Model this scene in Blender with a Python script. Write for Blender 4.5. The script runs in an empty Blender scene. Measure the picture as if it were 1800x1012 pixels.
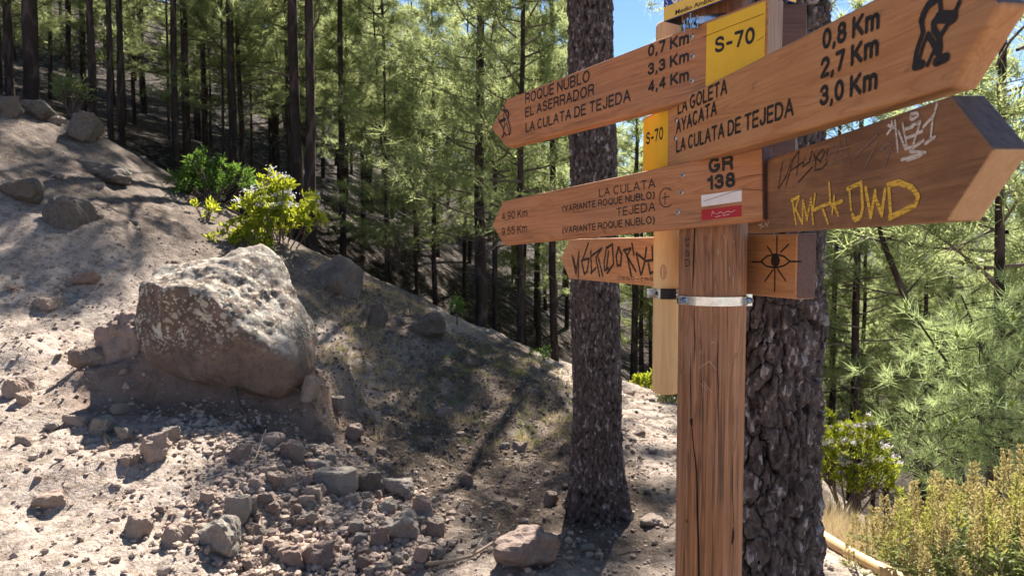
import bpy, bmesh, math, random
import numpy as np
from mathutils import Vector, Matrix, Euler
R = math.radians
rng = np.random.default_rng(7)
random.seed(7)
scene = bpy.context.scene
COL = scene.collection

# ------------------------------------------------------------------ camera
F = 1300.0; CX = 900.0; CY = 506.0; HZ = 436.0; H0 = 1.6
PITCH = math.atan((CY - HZ) / F)
cam_d = bpy.data.cameras.new('camera'); cam = bpy.data.objects.new('camera', cam_d); COL.objects.link(cam)
cam.location = (0, 0, H0); cam.rotation_euler = (math.pi/2 - PITCH, 0, 0)
cam_d.sensor_width = 36; cam_d.lens = 36 * F / 1800; cam_d.clip_start = 0.05; cam_d.clip_end = 3000
cam_d.dof.use_dof = True; cam_d.dof.focus_distance = 1.95; cam_d.dof.aperture_fstop = 9.0
scene.camera = cam

# ------------------------------------------------------------------ sky and sun
SUN_EL, SUN_AZ = 50.0, 13.0            # azimuth measured from +Y towards +X
world = bpy.data.worlds.new('World'); scene.world = world; world.use_nodes = True
wn = world.node_tree; wn.nodes.clear()
sky = wn.nodes.new('ShaderNodeTexSky'); sky.sky_type = 'NISHITA'; sky.sun_disc = False
sky.sun_elevation = R(SUN_EL); sky.sun_rotation = R(SUN_AZ)
sky.altitude = 1700; sky.air_density = 1.0; sky.dust_density = 0.0; sky.ozone_density = 5.0
bg = wn.nodes.new('ShaderNodeBackground'); bg.inputs['Strength'].default_value = 0.055
wo = wn.nodes.new('ShaderNodeOutputWorld')
wn.links.new(sky.outputs[0], bg.inputs[0]); wn.links.new(bg.outputs[0], wo.inputs[0])
sun_d = bpy.data.lights.new('sun', 'SUN'); sun_d.energy = 5.0; sun_d.angle = R(0.5); sun_d.color = (1.0, 0.94, 0.84)
sun = bpy.data.objects.new('sun', sun_d); COL.objects.link(sun)
sdir = Vector((math.sin(R(SUN_AZ))*math.cos(R(SUN_EL)), math.cos(R(SUN_AZ))*math.cos(R(SUN_EL)), math.sin(R(SUN_EL))))
sun.rotation_euler = sdir.to_track_quat('Z', 'Y').to_euler(); sun.location = (5, 10, 20)
scene.view_settings.view_transform = 'Standard'; scene.view_settings.look = 'None'
scene.view_settings.gamma = 1.0; scene.view_settings.exposure = 1.82
scene.cycles.max_bounces = 8; scene.cycles.diffuse_bounces = 4; scene.cycles.transmission_bounces = 4
scene.cycles.transparent_max_bounces = 4; scene.cycles.glossy_bounces = 2

def ray(px, py):
    a = (px - CX) / F; b = (py - CY) / F
    return np.array([a, math.cos(PITCH) - b*math.sin(PITCH), -math.sin(PITCH) - b*math.cos(PITCH)])
def P(px, py, Y):
    d = ray(px, py); d = d * (Y / d[1]); d[2] += H0; return d

# ------------------------------------------------------------------ noise
def _h(ix, iy, iz, s):
    n = (ix.astype(np.int64)*374761393 + iy.astype(np.int64)*668265263 + iz.astype(np.int64)*2147483647 + s*974711) & 0xffffffff
    n = ((n ^ (n >> 13)) * 1274126177) & 0xffffffff
    return ((n ^ (n >> 16)) & 0xffff) / 65535.0
def vnoise(p, s=0):
    p = np.asarray(p, float); i = np.floor(p).astype(np.int64); f = p - i; f = f*f*(3-2*f); o = 0
    for dx in (0, 1):
        for dy in (0, 1):
            for dz in (0, 1):
                w = (f[:,0] if dx else 1-f[:,0])*(f[:,1] if dy else 1-f[:,1])*(f[:,2] if dz else 1-f[:,2])
                o = o + w*_h(i[:,0]+dx, i[:,1]+dy, i[:,2]+dz, s)
    return o*2-1
def fbm(p, octv=4, s=0, g=0.5):
    a = 1; o = 0; q = np.asarray(p, float)
    for k in range(octv): o = o + a*vnoise(q, s+k); q = q*2.03+11.7; a *= g
    return o
def voro(u, v, s, wrapu=None):
    iu = np.floor(u).astype(np.int64); iv = np.floor(v).astype(np.int64)
    f1 = np.full(u.shape, 9.0); f2 = f1.copy(); cid = np.zeros(u.shape); du1 = np.zeros(u.shape); dv1 = np.zeros(u.shape)
    z = np.zeros(u.shape, np.int64)
    for a in (-1, 0, 1):
        for b in (-1, 0, 1):
            cu = iu+a; cv = iv+b; wu = cu % wrapu if wrapu else cu
            du = cu + .15 + .7*_h(wu, cv, z, s) - u; dv = cv + .15 + .7*_h(wu, cv, z, s+1) - v
            d = np.sqrt(du*du+dv*dv); m = d < f1
            f2 = np.where(m, f1, np.minimum(f2, d)); cid = np.where(m, _h(wu, cv, z, s+2), cid)
            du1 = np.where(m, du, du1); dv1 = np.where(m, dv, dv1); f1 = np.where(m, d, f1)
    return f1, f2, cid, du1, dv1

# ------------------------------------------------------------------ mesh and object helpers
def mesh(name, V, Fc, smooth=False, mi=None):
    V = np.asarray(V, np.float32).reshape(-1, 3)
    me = bpy.data.meshes.new(name)
    if isinstance(Fc, np.ndarray):
        n, k = Fc.shape
        me.vertices.add(len(V)); me.vertices.foreach_set('co', V.ravel())
        me.loops.add(n*k); me.loops.foreach_set('vertex_index', Fc.astype(np.int32).ravel())
        me.polygons.add(n); me.polygons.foreach_set('loop_start', np.arange(0, n*k, k, dtype=np.int32))
        me.update(calc_edges=True)
    else:
        me.from_pydata([tuple(map(float, v)) for v in V], [], [tuple(int(i) for i in f) for f in Fc]); me.update()
    me.polygons.foreach_set('use_smooth', np.full(len(me.polygons), smooth))
    if mi is not None: me.polygons.foreach_set('material_index', np.asarray(mi, np.int32))
    me.validate(); return me
def link(name, me, mats=None, parent=None, loc=(0,0,0), rot=(0,0,0)):
    if mats is not None and not len(me.materials):
        for m in (mats if isinstance(mats, (list, tuple)) else [mats]): me.materials.append(m)
    o = bpy.data.objects.new(name, me); COL.objects.link(o); o.location = loc; o.rotation_euler = rot
    if parent: o.parent = parent
    return o
def empty(name, loc=(0,0,0), rot=(0,0,0), scale=None, parent=None):
    o = bpy.data.objects.new(name, None); COL.objects.link(o); o.location = loc; o.rotation_euler = rot
    o.empty_display_size = .1
    if scale: o.scale = scale
    if parent: o.parent = parent
    return o
def tag(o, label, cat, group=None):
    o['label'] = label; o['category'] = cat
    if group: o['group'] = group
    return o
def attr(me, name, vals):
    a = me.attributes.new(name, 'FLOAT', 'POINT'); a.data.foreach_set('value', np.asarray(vals, np.float32))
class MB:
    def __init__(s): s.V = []; s.F = []; s.M = []
    def add(s, V, Fc, m=0):
        b = len(s.V); s.V += [tuple(v) for v in V]; s.F += [tuple(b+i for i in f) for f in Fc]; s.M += [m]*len(Fc)
    def tube(s, pts, rad, n=8, m=0, cap=True):
        pts = [Vector(p) for p in pts]; V = []; Fc = []
        if not hasattr(rad, '__len__'): rad = [rad]*len(pts)
        ref = None
        for i, p in enumerate(pts):
            t = (pts[min(i+1, len(pts)-1)] - pts[max(i-1, 0)]).normalized()
            if ref is None: ref = t.orthogonal().normalized()
            a = (ref - t*ref.dot(t)).normalized(); ref = a; b = t.cross(a)
            for k in range(n):
                th = 2*math.pi*k/n; V.append(p + (a*math.cos(th)+b*math.sin(th))*rad[i])
        for i in range(len(pts)-1):
            for k in range(n):
                k2 = (k+1) % n; Fc.append((i*n+k, i*n+k2, (i+1)*n+k2, (i+1)*n+k))
        if cap: Fc.append(tuple(range(n-1, -1, -1))); Fc.append(tuple((len(pts)-1)*n+k for k in range(n)))
        s.add(V, Fc, m)
    def box(s, a, b, m=0):
        (x0,y0,z0),(x1,y1,z1) = a, b
        V = [(x0,y0,z0),(x1,y0,z0),(x1,y1,z0),(x0,y1,z0),(x0,y0,z1),(x1,y0,z1),(x1,y1,z1),(x0,y1,z1)]
        s.add(V, [(0,3,2,1),(4,5,6,7),(0,1,5,4),(1,2,6,5),(2,3,7,6),(3,0,4,7)], m)
    def build(s, name, mats, parent=None, loc=(0,0,0), rot=(0,0,0), smooth=False):
        return link(name, mesh(name, s.V, s.F, smooth, s.M), mats, parent, loc, rot)

# ------------------------------------------------------------------ materials
class NT:
    def __init__(s, name):
        s.m = bpy.data.materials.new(name); s.m.use_nodes = True; s.t = s.m.node_tree; s.t.nodes.clear()
        s.out = s.n('ShaderNodeOutputMaterial')
    def n(s, typ, **kw):
        o = s.t.nodes.new(typ)
        for k, v in kw.items():
            if k in o.inputs: o.inputs[k].default_value = v
            else: setattr(o, k, v)
        return o
    def l(s, a, b): s.t.links.new(a, b)
    def coord(s, scale=(1,1,1), kind='Object', rot=(0,0,0)):
        c = s.n('ShaderNodeTexCoord'); m = s.n('ShaderNodeMapping'); m.inputs['Scale'].default_value = scale; m.inputs['Rotation'].default_value = rot
        s.l(c.outputs[kind], m.inputs[0]); return m.outputs[0]
    def noise(s, vec, scale, detail=5, rough=.55, dist=0):
        o = s.n('ShaderNodeTexNoise'); o.inputs['Scale'].default_value = scale; o.inputs['Detail'].default_value = detail
        o.inputs['Roughness'].default_value = rough; o.inputs['Distortion'].default_value = dist
        if vec is not None: s.l(vec, o.inputs['Vector'])
        return o.outputs['Fac']
    def vor(s, vec, scale, feature='F1', out='Distance', rnd=1):
        o = s.n('ShaderNodeTexVoronoi'); o.feature = feature; o.inputs['Scale'].default_value = scale; o.inputs['Randomness'].default_value = rnd
        s.l(vec, o.inputs['Vector']); return o.outputs[out]
    def ramp(s, fac, stops):
        o = s.n('ShaderNodeValToRGB'); e = o.color_ramp.elements
        while len(e) < len(stops): e.new(.5)
        for q, (p, c) in zip(e, stops):
            q.position = p; q.color = (c, c, c, 1) if not hasattr(c, '__len__') else (*c, 1)
        s.l(fac, o.inputs[0]); return o.outputs[0]
    def mix(s, fac, a, b, blend='MIX'):
        o = s.n('ShaderNodeMix'); o.data_type = 'RGBA'; o.blend_type = blend
        for v, i in ((fac, 0), (a, 6), (b, 7)):
            if hasattr(v, 'node'): s.l(v, o.inputs[i])
            elif i == 0: o.inputs[0].default_value = v
            else: o.inputs[i].default_value = (*v, 1)
        return o.outputs[2]
    def math(s, op, a, b=0.0):
        o = s.n('ShaderNodeMath'); o.operation = op
        for v, i in ((a, 0), (b, 1)):
            if hasattr(v, 'node'): s.l(v, o.inputs[i])
            else: o.inputs[i].default_value = v
        return o.outputs[0]
    def at(s, name):
        o = s.n('ShaderNodeAttribute'); o.attribute_name = name; return o.outputs['Fac']
    def bump(s, h, strength=.5, dist=.01, prev=None):
        o = s.n('ShaderNodeBump'); o.inputs['Strength'].default_value = strength; o.inputs['Distance'].default_value = dist
        s.l(h, o.inputs['Height'])
        if prev is not None: s.l(prev, o.inputs['Normal'])
        return o.outputs[0]
    def done(s, col, rough=.8, normal=None, metallic=0, spec=.3):
        b = s.n('ShaderNodeBsdfPrincipled')
        if hasattr(col, 'node'): s.l(col, b.inputs['Base Color'])
        else: b.inputs['Base Color'].default_value = (*col, 1)
        if hasattr(rough, 'node'): s.l(rough, b.inputs['Roughness'])
        else: b.inputs['Roughness'].default_value = rough
        b.inputs['Metallic'].default_value = metallic; b.inputs['Specular IOR Level'].default_value = spec
        if normal is not None: s.l(normal, b.inputs['Normal'])
        s.l(b.outputs[0], s.out.inputs[0]); return s.m

def wood_mat(name, c0, c1, c2, grain=1.0, axis='X', crack=0.0, dirt=None, seed=0.0, rough=.6, grey=0.0):
    t = NT(name)
    sc = {'X': (1.1, 14, 14), 'Z': (14, 14, 1.1)}[axis]
    sc2 = {'X': (2.2, 110, 110), 'Z': (110, 110, 2.2)}[axis]
    v = t.coord(sc); v.node.inputs['Location'].default_value = (seed, seed*1.7, seed*.6)
    v2 = t.coord(sc2); v2.node.inputs['Location'].default_value = (seed*3, seed, seed)
    n1 = t.noise(v, 1.3, 4, .5, 1.3); rings = t.math('FRACT', t.math('MULTIPLY', n1, 7.0))
    n2 = t.noise(v2, 1.0, 5, .65, .3); big = t.noise(t.coord((1, 1, 1)), 5, 3)
    col = t.mix(t.ramp(n2, [(.3, 0.), (.72, 1.)]), c0, c1)
    col = t.mix(t.math('MULTIPLY', t.ramp(rings, [(.0, 1.), (.25, .1), (.8, .0), (1., .85)]), .6*grain), col, c2)
    col = t.mix(t.math('MULTIPLY', t.ramp(big, [(.35, 0.), (.7, 1.)]), .35), col, c2)
    h = n2
    if grey:
        sg = {'X': (1.5, 6, 6), 'Z': (9, 9, 1.0)}[axis]; gn = t.noise(t.coord(sg), 1.4, 6, .65, .5)
        col = t.mix(t.math('MULTIPLY', t.ramp(gn, [(.50, 0.), (.70, 1.)]), grey), col, (.30,.215,.16))
        st_ = t.noise(t.coord((3, 3, 3)), 3.0, 6, .7); col = t.mix(t.ramp(st_, [(.66, 0.), (.74, .5)]), col, (.10,.05,.03))
    if crack:
        sc3 = {'X': (.8, 30, 30), 'Z': (60, 60, .7)}[axis]
        n3 = t.noise(t.coord(sc3), 1.0, 3, .5, .6)
        ck = t.ramp(n3, [(.455, 0.), (.487, 1.), (.513, 1.), (.545, 0.)])
        wk = t.math('MULTIPLY', ck, t.ramp(t.noise(t.coord((3, 3, 3)), 1.5, 2), [(.45, 0.), (.6, crack)]))
        col = t.mix(wk, col, (.02, .012, .008)); h = t.math('SUBTRACT', n2, t.math('MULTIPLY', wk, 1.5))
    if dirt:
        dn = t.noise(t.coord((3, 7, 7)), 1.6, 6, .7); col = t.mix(t.ramp(dn, [(.42, 0.), (.68, .85)]), col, dirt)
    return t.done(col, rough, t.bump(h, .35, .004), spec=.35)

M = {}
M['board'] = wood_mat('board_wood', (.45,.20,.074), (.56,.285,.125), (.32,.125,.045), seed=1.3, grey=.25)
M['board_red'] = wood_mat('board_reddish_wood', (.42,.17,.066), (.54,.25,.11), (.29,.105,.040), seed=5.2, crack=.3, grey=.28)
M['board_dark'] = wood_mat('board_dark_wood', (.27,.125,.056), (.38,.195,.095), (.17,.075,.036), seed=8.1, crack=.4, dirt=(.16,.075,.037))
M['board_pale'] = wood_mat('board_pale_wood', (.46,.22,.10), (.60,.33,.17), (.36,.16,.07), seed=11.)
M['end_dark'] = wood_mat('end_dark_wood', (.10,.05,.04), (.16,.085,.065), (.07,.035,.025), seed=4.)
M['end_shade'] = wood_mat('end_shade_wood', (.10,.075,.06), (.17,.13,.11), (.06,.045,.04), seed=3.)  # upper tip chamfers: shade and sky reflection painted as a dark tone
M['end_tan'] = wood_mat('end_tan_wood', (.42,.24,.12), (.50,.31,.17), (.34,.18,.09), grain=.4, seed=2.)  # knot colour; on the dark board's tip it paints ground bounce
M['end_grey'] = wood_mat('end_weathered_wood', (.30,.20,.14), (.42,.31,.23), (.20,.12,.085), axis='Z', seed=2.)
M['post'] = wood_mat('post_wood', (.21,.085,.038), (.46,.235,.12), (.11,.042,.020), axis='Z', crack=.6, seed=6., grey=.35)
M['pole'] = wood_mat('pole_wood', (.62,.42,.20), (.72,.52,.28), (.50,.30,.13), axis='Z', grain=.6, seed=9.)
M['log'] = wood_mat('log_wood', (.55,.36,.18), (.68,.50,.29), (.42,.25,.12), axis='X', seed=9.)
def flat(name, col, rough=.6, metallic=0, spec=.3, var=.12, scale=30):
    t = NT(name); n = t.noise(t.coord(), scale, 5, .6)
    c = t.mix(t.ramp(n, [(.35, 0.), (.7, 1.)]), col, tuple(x*(1-var) for x in col))
    return t.done(c, rough, t.bump(n, .08, .002), metallic, spec)
def worn(name, col, gap, sc=(60, 60, 500), rough=.7, lo=.38, hi=.50):
    t = NT(name); n = t.noise(t.coord(sc), 1.0, 4, .6); n2 = t.noise(t.coord(), 18, 4, .6)
    p = t.n('ShaderNodeBsdfPrincipled'); t.l(t.mix(n2, col, tuple(x*.75 for x in col)), p.inputs['Base Color']); p.inputs['Roughness'].default_value = rough
    tr = t.n('ShaderNodeBsdfTransparent'); mx = t.n('ShaderNodeMixShader'); t.l(t.math('MULTIPLY', t.ramp(n, [(lo, 1.), (hi, 0.)]), gap), mx.inputs[0])
    t.l(p.outputs[0], mx.inputs[1]); t.l(tr.outputs[0], mx.inputs[2]); t.l(mx.outputs[0], t.out.inputs[0]); return t.m
M['black'] = worn('engraved_black_paint', (.014,.011,.010), .55, (25, 25, 90), .55, .30, .42)
M['brownink'] = worn('dark_marker_ink', (.030,.018,.013), .5, (50, 50, 120), .6, .34, .46)
M['scratch'] = worn('pale_scratch', (.70,.61,.51), .6)
M['scratch_faint'] = worn('grey_scratch', (.24,.17,.15), .8)
M['yellow'] = flat('yellow_paint', (.80,.47,.03), .45, var=.10, scale=14)
M['crayon'] = worn('yellow_crayon', (.86,.52,.06), .75, (45, 45, 420), .7, .36, .50)
M['white'] = flat('white_paint', (.82,.76,.72), .55)
M['red'] = flat('red_paint', (.42,.022,.03), .5)
M['blue'] = flat('blue_enamel', (.02,.06,.32), .35)
M['sign_yellow'] = flat('yellow_enamel', (.80,.52,.10), .35, var=.05)
M['inside'] = flat('dark_sheet_inside', (.02,.018,.018), .6)
M['metal'] = flat('galvanised_metal', (.60,.63,.66), .16, 1.0, var=.35, scale=60)
M['screw'] = flat('zinc_screw', (.55,.50,.45), .38, 1.0)
M['rubber'] = flat('black_rubber', (.012,.012,.013), .5)
M['crack'] = flat('deep_crack', (.012,.008,.006), .9)

# bark: the colours come from each plate's own tone (attribute), cracks from its edge
def bark_mat(name, dark, mid, pale, far=False):
    t = NT(name)
    if far:
        v = t.coord((1, 1, .35)); c = t.vor(v, 9, 'F1', 'Distance'); n = t.noise(v, 6, 5, .65)
        col = t.mix(t.ramp(n, [(.35, 0.), (.7, 1.)]), dark, mid); col = t.mix(t.ramp(c, [(.55, 0.), (.8, .5)]), col, pale)
        return t.done(col, .9, t.bump(n, .8, .03), spec=.15)
    v = t.coord((1, 1, .6)); n = t.noise(v, 38, 6, .7, .6); n2 = t.noise(v, 120, 4, .6)
    tone = t.at('tone'); edge = t.at('edge')
    col = t.mix(t.ramp(t.math('ADD', tone, t.math('MULTIPLY', t.math('SUBTRACT', n, .5), .9)), [(.15, 0.), (.6, 1.)]), dark, mid)
    fl = t.ramp(t.math('ADD', tone, t.math('MULTIPLY', t.math('SUBTRACT', n, .5), .8)), [(.71, 0.), (.84, 1.)])
    col = t.mix(t.math('MULTIPLY', fl, .85), col, pale)
    col = t.mix(t.ramp(edge, [(.0, 1.), (.16, .0)]), col, tuple(x*.3 for x in dark))
    return t.done(col, .85, t.bump(n2, .5, .006, t.bump(n, .9, .016)), spec=.05)
M['bark'] = bark_mat('pine_bark', (.030,.023,.022), (.120,.095,.088), (.37,.335,.325))
M['bark_far'] = bark_mat('pine_bark_distant', (.020,.014,.012), (.055,.038,.032), (.12,.09,.08), far=True)
M['twig'] = flat('bare_twig_wood', (.13,.095,.075), .9, var=.4)
M['twig_pale'] = flat('dry_pale_twig', (.40,.31,.22), .9, var=.3)

def leaf_mat(name, a, b, trans, tmix=.45, rough=.45, scale=1.3):
    t = NT(name); oi = t.n('ShaderNodeObjectInfo')
    g = t.n('ShaderNodeNewGeometry'); n = t.noise(t.coord(kind='Object'), scale, 3, .6)
    f = t.math('ADD', t.math('MULTIPLY', g.outputs['Random Per Island'], .5), t.math('MULTIPLY', n, .5))
    col = t.mix(t.ramp(f, [(.25, 0.), (.75, 1.)]), a, b)
    col = t.mix(t.math('MULTIPLY', oi.outputs['Random'], .35), col, (a[0]*.7, a[1]*.85, a[2]*1.1))
    p = t.n('ShaderNodeBsdfPrincipled'); t.l(col, p.inputs['Base Color']); p.inputs['Roughness'].default_value = rough
    p.inputs['Specular IOR Level'].default_value = .3
    tr = t.n('ShaderNodeBsdfTranslucent'); tc = t.mix(.5, col, trans); t.l(tc, tr.inputs[0])
    mx = t.n('ShaderNodeMixShader'); mx.inputs[0].default_value = tmix
    t.l(p.outputs[0], mx.inputs[1]); t.l(tr.outputs[0], mx.inputs[2]); t.l(mx.outputs[0], t.out.inputs[0]); return t.m
M['needle'] = leaf_mat('pine_needles', (.075,.112,.038), (.19,.225,.09), (.80,.86,.38), .56, rough=.5)
M['needle_near'] = leaf_mat('long_pine_needles', (.10,.165,.055), (.26,.33,.14), (.72,.82,.36), .55, rough=.5, scale=4)
M['needle_dry'] = leaf_mat('dry_needles', (.26,.17,.09), (.38,.27,.15), (.3,.22,.1), .2)
M['leaf'] = leaf_mat('bush_leaves', (.13,.18,.018), (.24,.29,.03), (.62,.62,.04), .55, scale=6)
M['leaf_green'] = leaf_mat('green_bush_leaves', (.05,.11,.02), (.11,.19,.035), (.20,.32,.04), .5, scale=6)
M['leaf_dull'] = leaf_mat('narrow_leaves', (.12,.15,.05), (.23,.26,.10), (.40,.44,.14), .45, scale=6)
M['spike'] = leaf_mat('seed_spikes', (.36,.27,.11), (.52,.43,.21), (.55,.5,.2), .35, scale=8)
M['spike_yellow'] = leaf_mat('yellow_seed_spikes', (.38,.34,.08), (.52,.49,.17), (.55,.55,.15), .35, scale=8)
M['flower'] = leaf_mat('pale_lilac_flowers', (.74,.68,.73), (.85,.80,.84), (.8,.74,.78), .3)
M['straw'] = leaf_mat('dry_grass', (.44,.33,.18), (.58,.46,.28), (.5,.4,.22), .35, scale=3)
M['greengrass'] = leaf_mat('sparse_green_grass', (.13,.15,.05), (.24,.25,.10), (.25,.28,.08), .35, scale=3)

def rock_mat(name, a, b, c, lichen=0.0, bandz=None):
    t = NT(name); oi = t.n('ShaderNodeObjectInfo'); v = t.coord()
    n = t.noise(v, 5, 6, .65, .3); n2 = t.noise(v, 30, 5, .7); n3 = t.noise(v, 2.2, 3)
    col = t.mix(t.ramp(n, [(.32, 0.), (.68, 1.)]), a, b)
    col = t.mix(t.math('MULTIPLY', t.ramp(n3, [(.45, 0.), (.7, 1.)]), .6), col, c)
    col = t.mix(t.math('MULTIPLY', t.ramp(n2, [(.3, 1.), (.5, 0.)]), .5), col, tuple(x*.45 for x in a))
    if not lichen:
        col = t.mix(t.math('MULTIPLY', oi.outputs['Random'], .5), col, c)
    if lichen:
        w = t.n('ShaderNodeVectorMath', operation='ADD'); wn_ = t.n('ShaderNodeTexNoise'); wn_.inputs['Scale'].default_value = 11
        t.l(v, wn_.inputs['Vector']); sc_ = t.n('ShaderNodeVectorMath', operation='SCALE'); sc_.inputs['Scale'].default_value = .07
        t.l(wn_.outputs['Color'], sc_.inputs[0]); t.l(v, w.inputs[0]); t.l(sc_.outputs[0], w.inputs[1])
        l1 = t.ramp(t.vor(w.outputs[0], 13), [(.26, 1.), (.34, 0.)]); l2 = t.ramp(t.vor(w.outputs[0], 31), [(.26, 1.), (.36, 0.)])
        msk = t.ramp(t.noise(v, 3.2, 4, .6), [(.30, .15), (.50, 1.)])
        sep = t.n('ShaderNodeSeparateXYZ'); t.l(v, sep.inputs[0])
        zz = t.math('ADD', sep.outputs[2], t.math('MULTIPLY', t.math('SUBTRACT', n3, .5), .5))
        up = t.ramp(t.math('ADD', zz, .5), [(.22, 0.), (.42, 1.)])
        l3 = t.ramp(t.noise(w.outputs[0], 8.5, 8, .72, .4), [(.555, 0.), (.60, 1.)])
        l1 = t.math('MAXIMUM', t.math('MULTIPLY', l1, .7), l3)
        lm = t.math('MULTIPLY', t.math('MULTIPLY', t.math('MAXIMUM', l1, t.math('MULTIPLY', l2, .8)), msk), up)
        dark = t.ramp(t.noise(w.outputs[0], 9, 5, .7), [(.46, 0.), (.56, .85)])
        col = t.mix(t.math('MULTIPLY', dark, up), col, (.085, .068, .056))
        col = t.mix(t.math('MULTIPLY', lm, lichen), col, (.50, .46, .37))
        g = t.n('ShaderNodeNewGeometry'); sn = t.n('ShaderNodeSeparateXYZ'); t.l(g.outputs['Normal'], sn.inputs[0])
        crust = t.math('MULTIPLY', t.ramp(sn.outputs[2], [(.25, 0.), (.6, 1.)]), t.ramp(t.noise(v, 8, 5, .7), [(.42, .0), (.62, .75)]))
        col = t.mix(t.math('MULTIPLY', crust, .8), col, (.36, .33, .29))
    return t.done(col, .92, t.bump(n2, .6, .012, t.bump(n, .6, .03)), spec=.15)
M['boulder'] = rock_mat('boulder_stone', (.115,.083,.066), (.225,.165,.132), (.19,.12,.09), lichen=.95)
M['stone'] = rock_mat('loose_stone', (.30,.235,.19), (.46,.375,.315), (.36,.25,.20))
M['stone_grey'] = rock_mat('grey_stone', (.20,.17,.145), (.36,.315,.275), (.28,.24,.20))
M['stone_dark'] = rock_mat('dark_grey_stone', (.085,.072,.062), (.19,.165,.145), (.14,.11,.09))
M['stone_red'] = rock_mat('reddish_stone', (.20,.145,.12), (.36,.28,.24), (.28,.20,.16))

# ------------------------------------------------------------------ terrain
ctrl = []
for px, py, Y in [(0,1012,3.2),(500,1012,3.5),(1000,1012,3.6),(1060,890,4.6),(1150,760,6.4),(1150,692,8.4),(1450,960,4.0),(1560,1012,3.65),
                  (400,745,4.95),(0,700,4.8),(0,500,6.2),(100,385,7.2),(0,190,9.5),(170,245,10),(330,378,9),(560,472,8.5),(700,535,8.6),(850,602,8.7),
                  (1000,650,8.7),(700,750,5.9),(850,750,6.1),(700,640,7.2),(560,600,7.0),(700,900,4.3),(200,900,3.75),
                  (62,200,13),(168,252,13),(310,330,16),(411,300,17),(601,450,18),(765,560,17),(847,596,12.5),(985,650,17),(1115,680,15),(530,450,13),
                  (222,285,15.5)]:
    q = P(px, py, Y); ctrl.append(q)
for q in [(0,0,-1.6),(-3,0,-1.5),(1.5,1.8,-1.6),(-2,2,-1.5),(0,2.5,-1.6),(-6,2,-.8),(-8,5,.6),(-12,8,3),
          (2.35,4.2,-1.75),(2.3,3.0,-1.68),(3.2,5,-2.5),(5,6,-4.0),(9,10,-6.8),(15,20,-9.5),(4,9,-3.4),(2.5,8,-1.9),(3,1,-2.1),(6,0,-4.5),(2.2,12,-2.6),(5,14,-5),
          (-19,35,8.5),(-13,35,7),(-30,35,14),(-5.4,25,1.5),(-3.4,20,0),(2.5,22,-3.2),(5,30,-3.5),(0,32,-.5),(-15,20,4.5),
          (-12,50,12),(3,52,0),(-38,58,22),(20,50,-9),(11,32,-6.5),(40,40,-15),(-25,18,8),(-20,8,6),(25,5,-12)]:
    ctrl.append((q[0], q[1], q[2]+H0))
ctrl = np.array(ctrl, float)
def _k(r2): return np.where(r2 > 1e-9, .5*r2*np.log(np.maximum(r2, 1e-9)), 0)
_n = len(ctrl); _d = ((ctrl[:,None,:2]-ctrl[None,:,:2])**2).sum(2)
_A = np.zeros((_n+3, _n+3)); _A[:_n,:_n] = _k(_d) + np.eye(_n)*.03; _A[:_n,_n] = 1; _A[:_n,_n+1:] = ctrl[:,:2]; _A[_n:,:_n] = _A[:_n,_n:].T
_w = np.linalg.solve(_A, np.concatenate([ctrl[:,2], [0,0,0]]))
def base_h(x, y):
    x = np.clip(np.asarray(x, float), -42, 42); y = np.clip(np.asarray(y, float), -4, 62)
    o = np.zeros(x.shape)
    for i in range(_n): o += _w[i]*_k((x-ctrl[i,0])**2+(y-ctrl[i,1])**2)
    return o + _w[_n] + _w[_n+1]*x + _w[_n+2]*y
def hgt(x, y, micro=True):
    x = np.atleast_1d(np.asarray(x, float)); y = np.atleast_1d(np.asarray(y, float)); sh = x.shape
    x = x.ravel(); y = y.ravel(); o = base_h(x, y)
    qx = (x+1.98)/.66; qy = (y-5.76)/.58
    wob = .12*vnoise(np.stack([x*3, y*3, x*0], 1), 5)
    o += .36*np.exp(-(np.abs(qx+wob)**10) - (np.abs(qy+wob)**10))
    o += .16*np.exp(-(np.abs((x+2.78)/.30+wob)**4) - (np.abs((y-5.35)/.32+wob)**4))
    p = np.stack([x, y, x*0], 1); o += .055*fbm(p*6.5, 4, 61)*np.exp(-(np.abs((x+2.1)/1.0)**6) - (np.abs((y-5.15)/.38)**4))
    if micro:
        p = np.stack([x, y, x*0], 1); near = np.clip(1.4 - np.abs(y-5)/8, .25, 1)
        tr = np.exp(-((x-1.1)/.8)**4)
        o += near*(.075*fbm(p*1.1, 3, 1) + (1-.6*tr)*(.034*fbm(p*4.5, 3, 9) + .021*np.abs(fbm(p*15, 3, 21))))
    return o.reshape(sh)
def ground_at(px, py, y0=2.4, y1=60.):
    Y = np.linspace(y0, y1, 2500); d = ray(px, py); X = d[0]/d[1]*Y; Z = H0 + d[2]/d[1]*Y
    g = hgt(X, Y, False); k = np.nonzero(Z < g)[0]
    i = k[0] if len(k) else len(Y)-1
    return np.array([X[i], Y[i], float(hgt(X[i], Y[i])[0])])
def dens(a, b, st, lo, hi, g=1.07):
    m = list(np.arange(a, b, st)); s = st; v = b
    up = []
    while v < hi: up.append(v); s *= g; v += s
    s = st; v = a-st; dn = []
    while v > lo: dn.append(v); s *= g; v -= s
    return np.array([lo] + dn[::-1] + m + up + [hi])
gx = dens(-4.6, 2.6, .034, -500, 500); gy = dens(2.7, 8.9, .034, -300, 900)
GX, GY = np.meshgrid(gx, gy); GZ = hgt(GX, GY)
nx, ny = len(gx), len(gy); ii = np.arange(nx*ny).reshape(ny, nx)
Fq = np.stack([ii[:-1,:-1].ravel(), ii[:-1,1:].ravel(), ii[1:,1:].ravel(), ii[1:,:-1].ravel()], 1)
gm = mesh('ground', np.stack([GX.ravel(), GY.ravel(), GZ.ravel()], 1), Fq, True)
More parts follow.
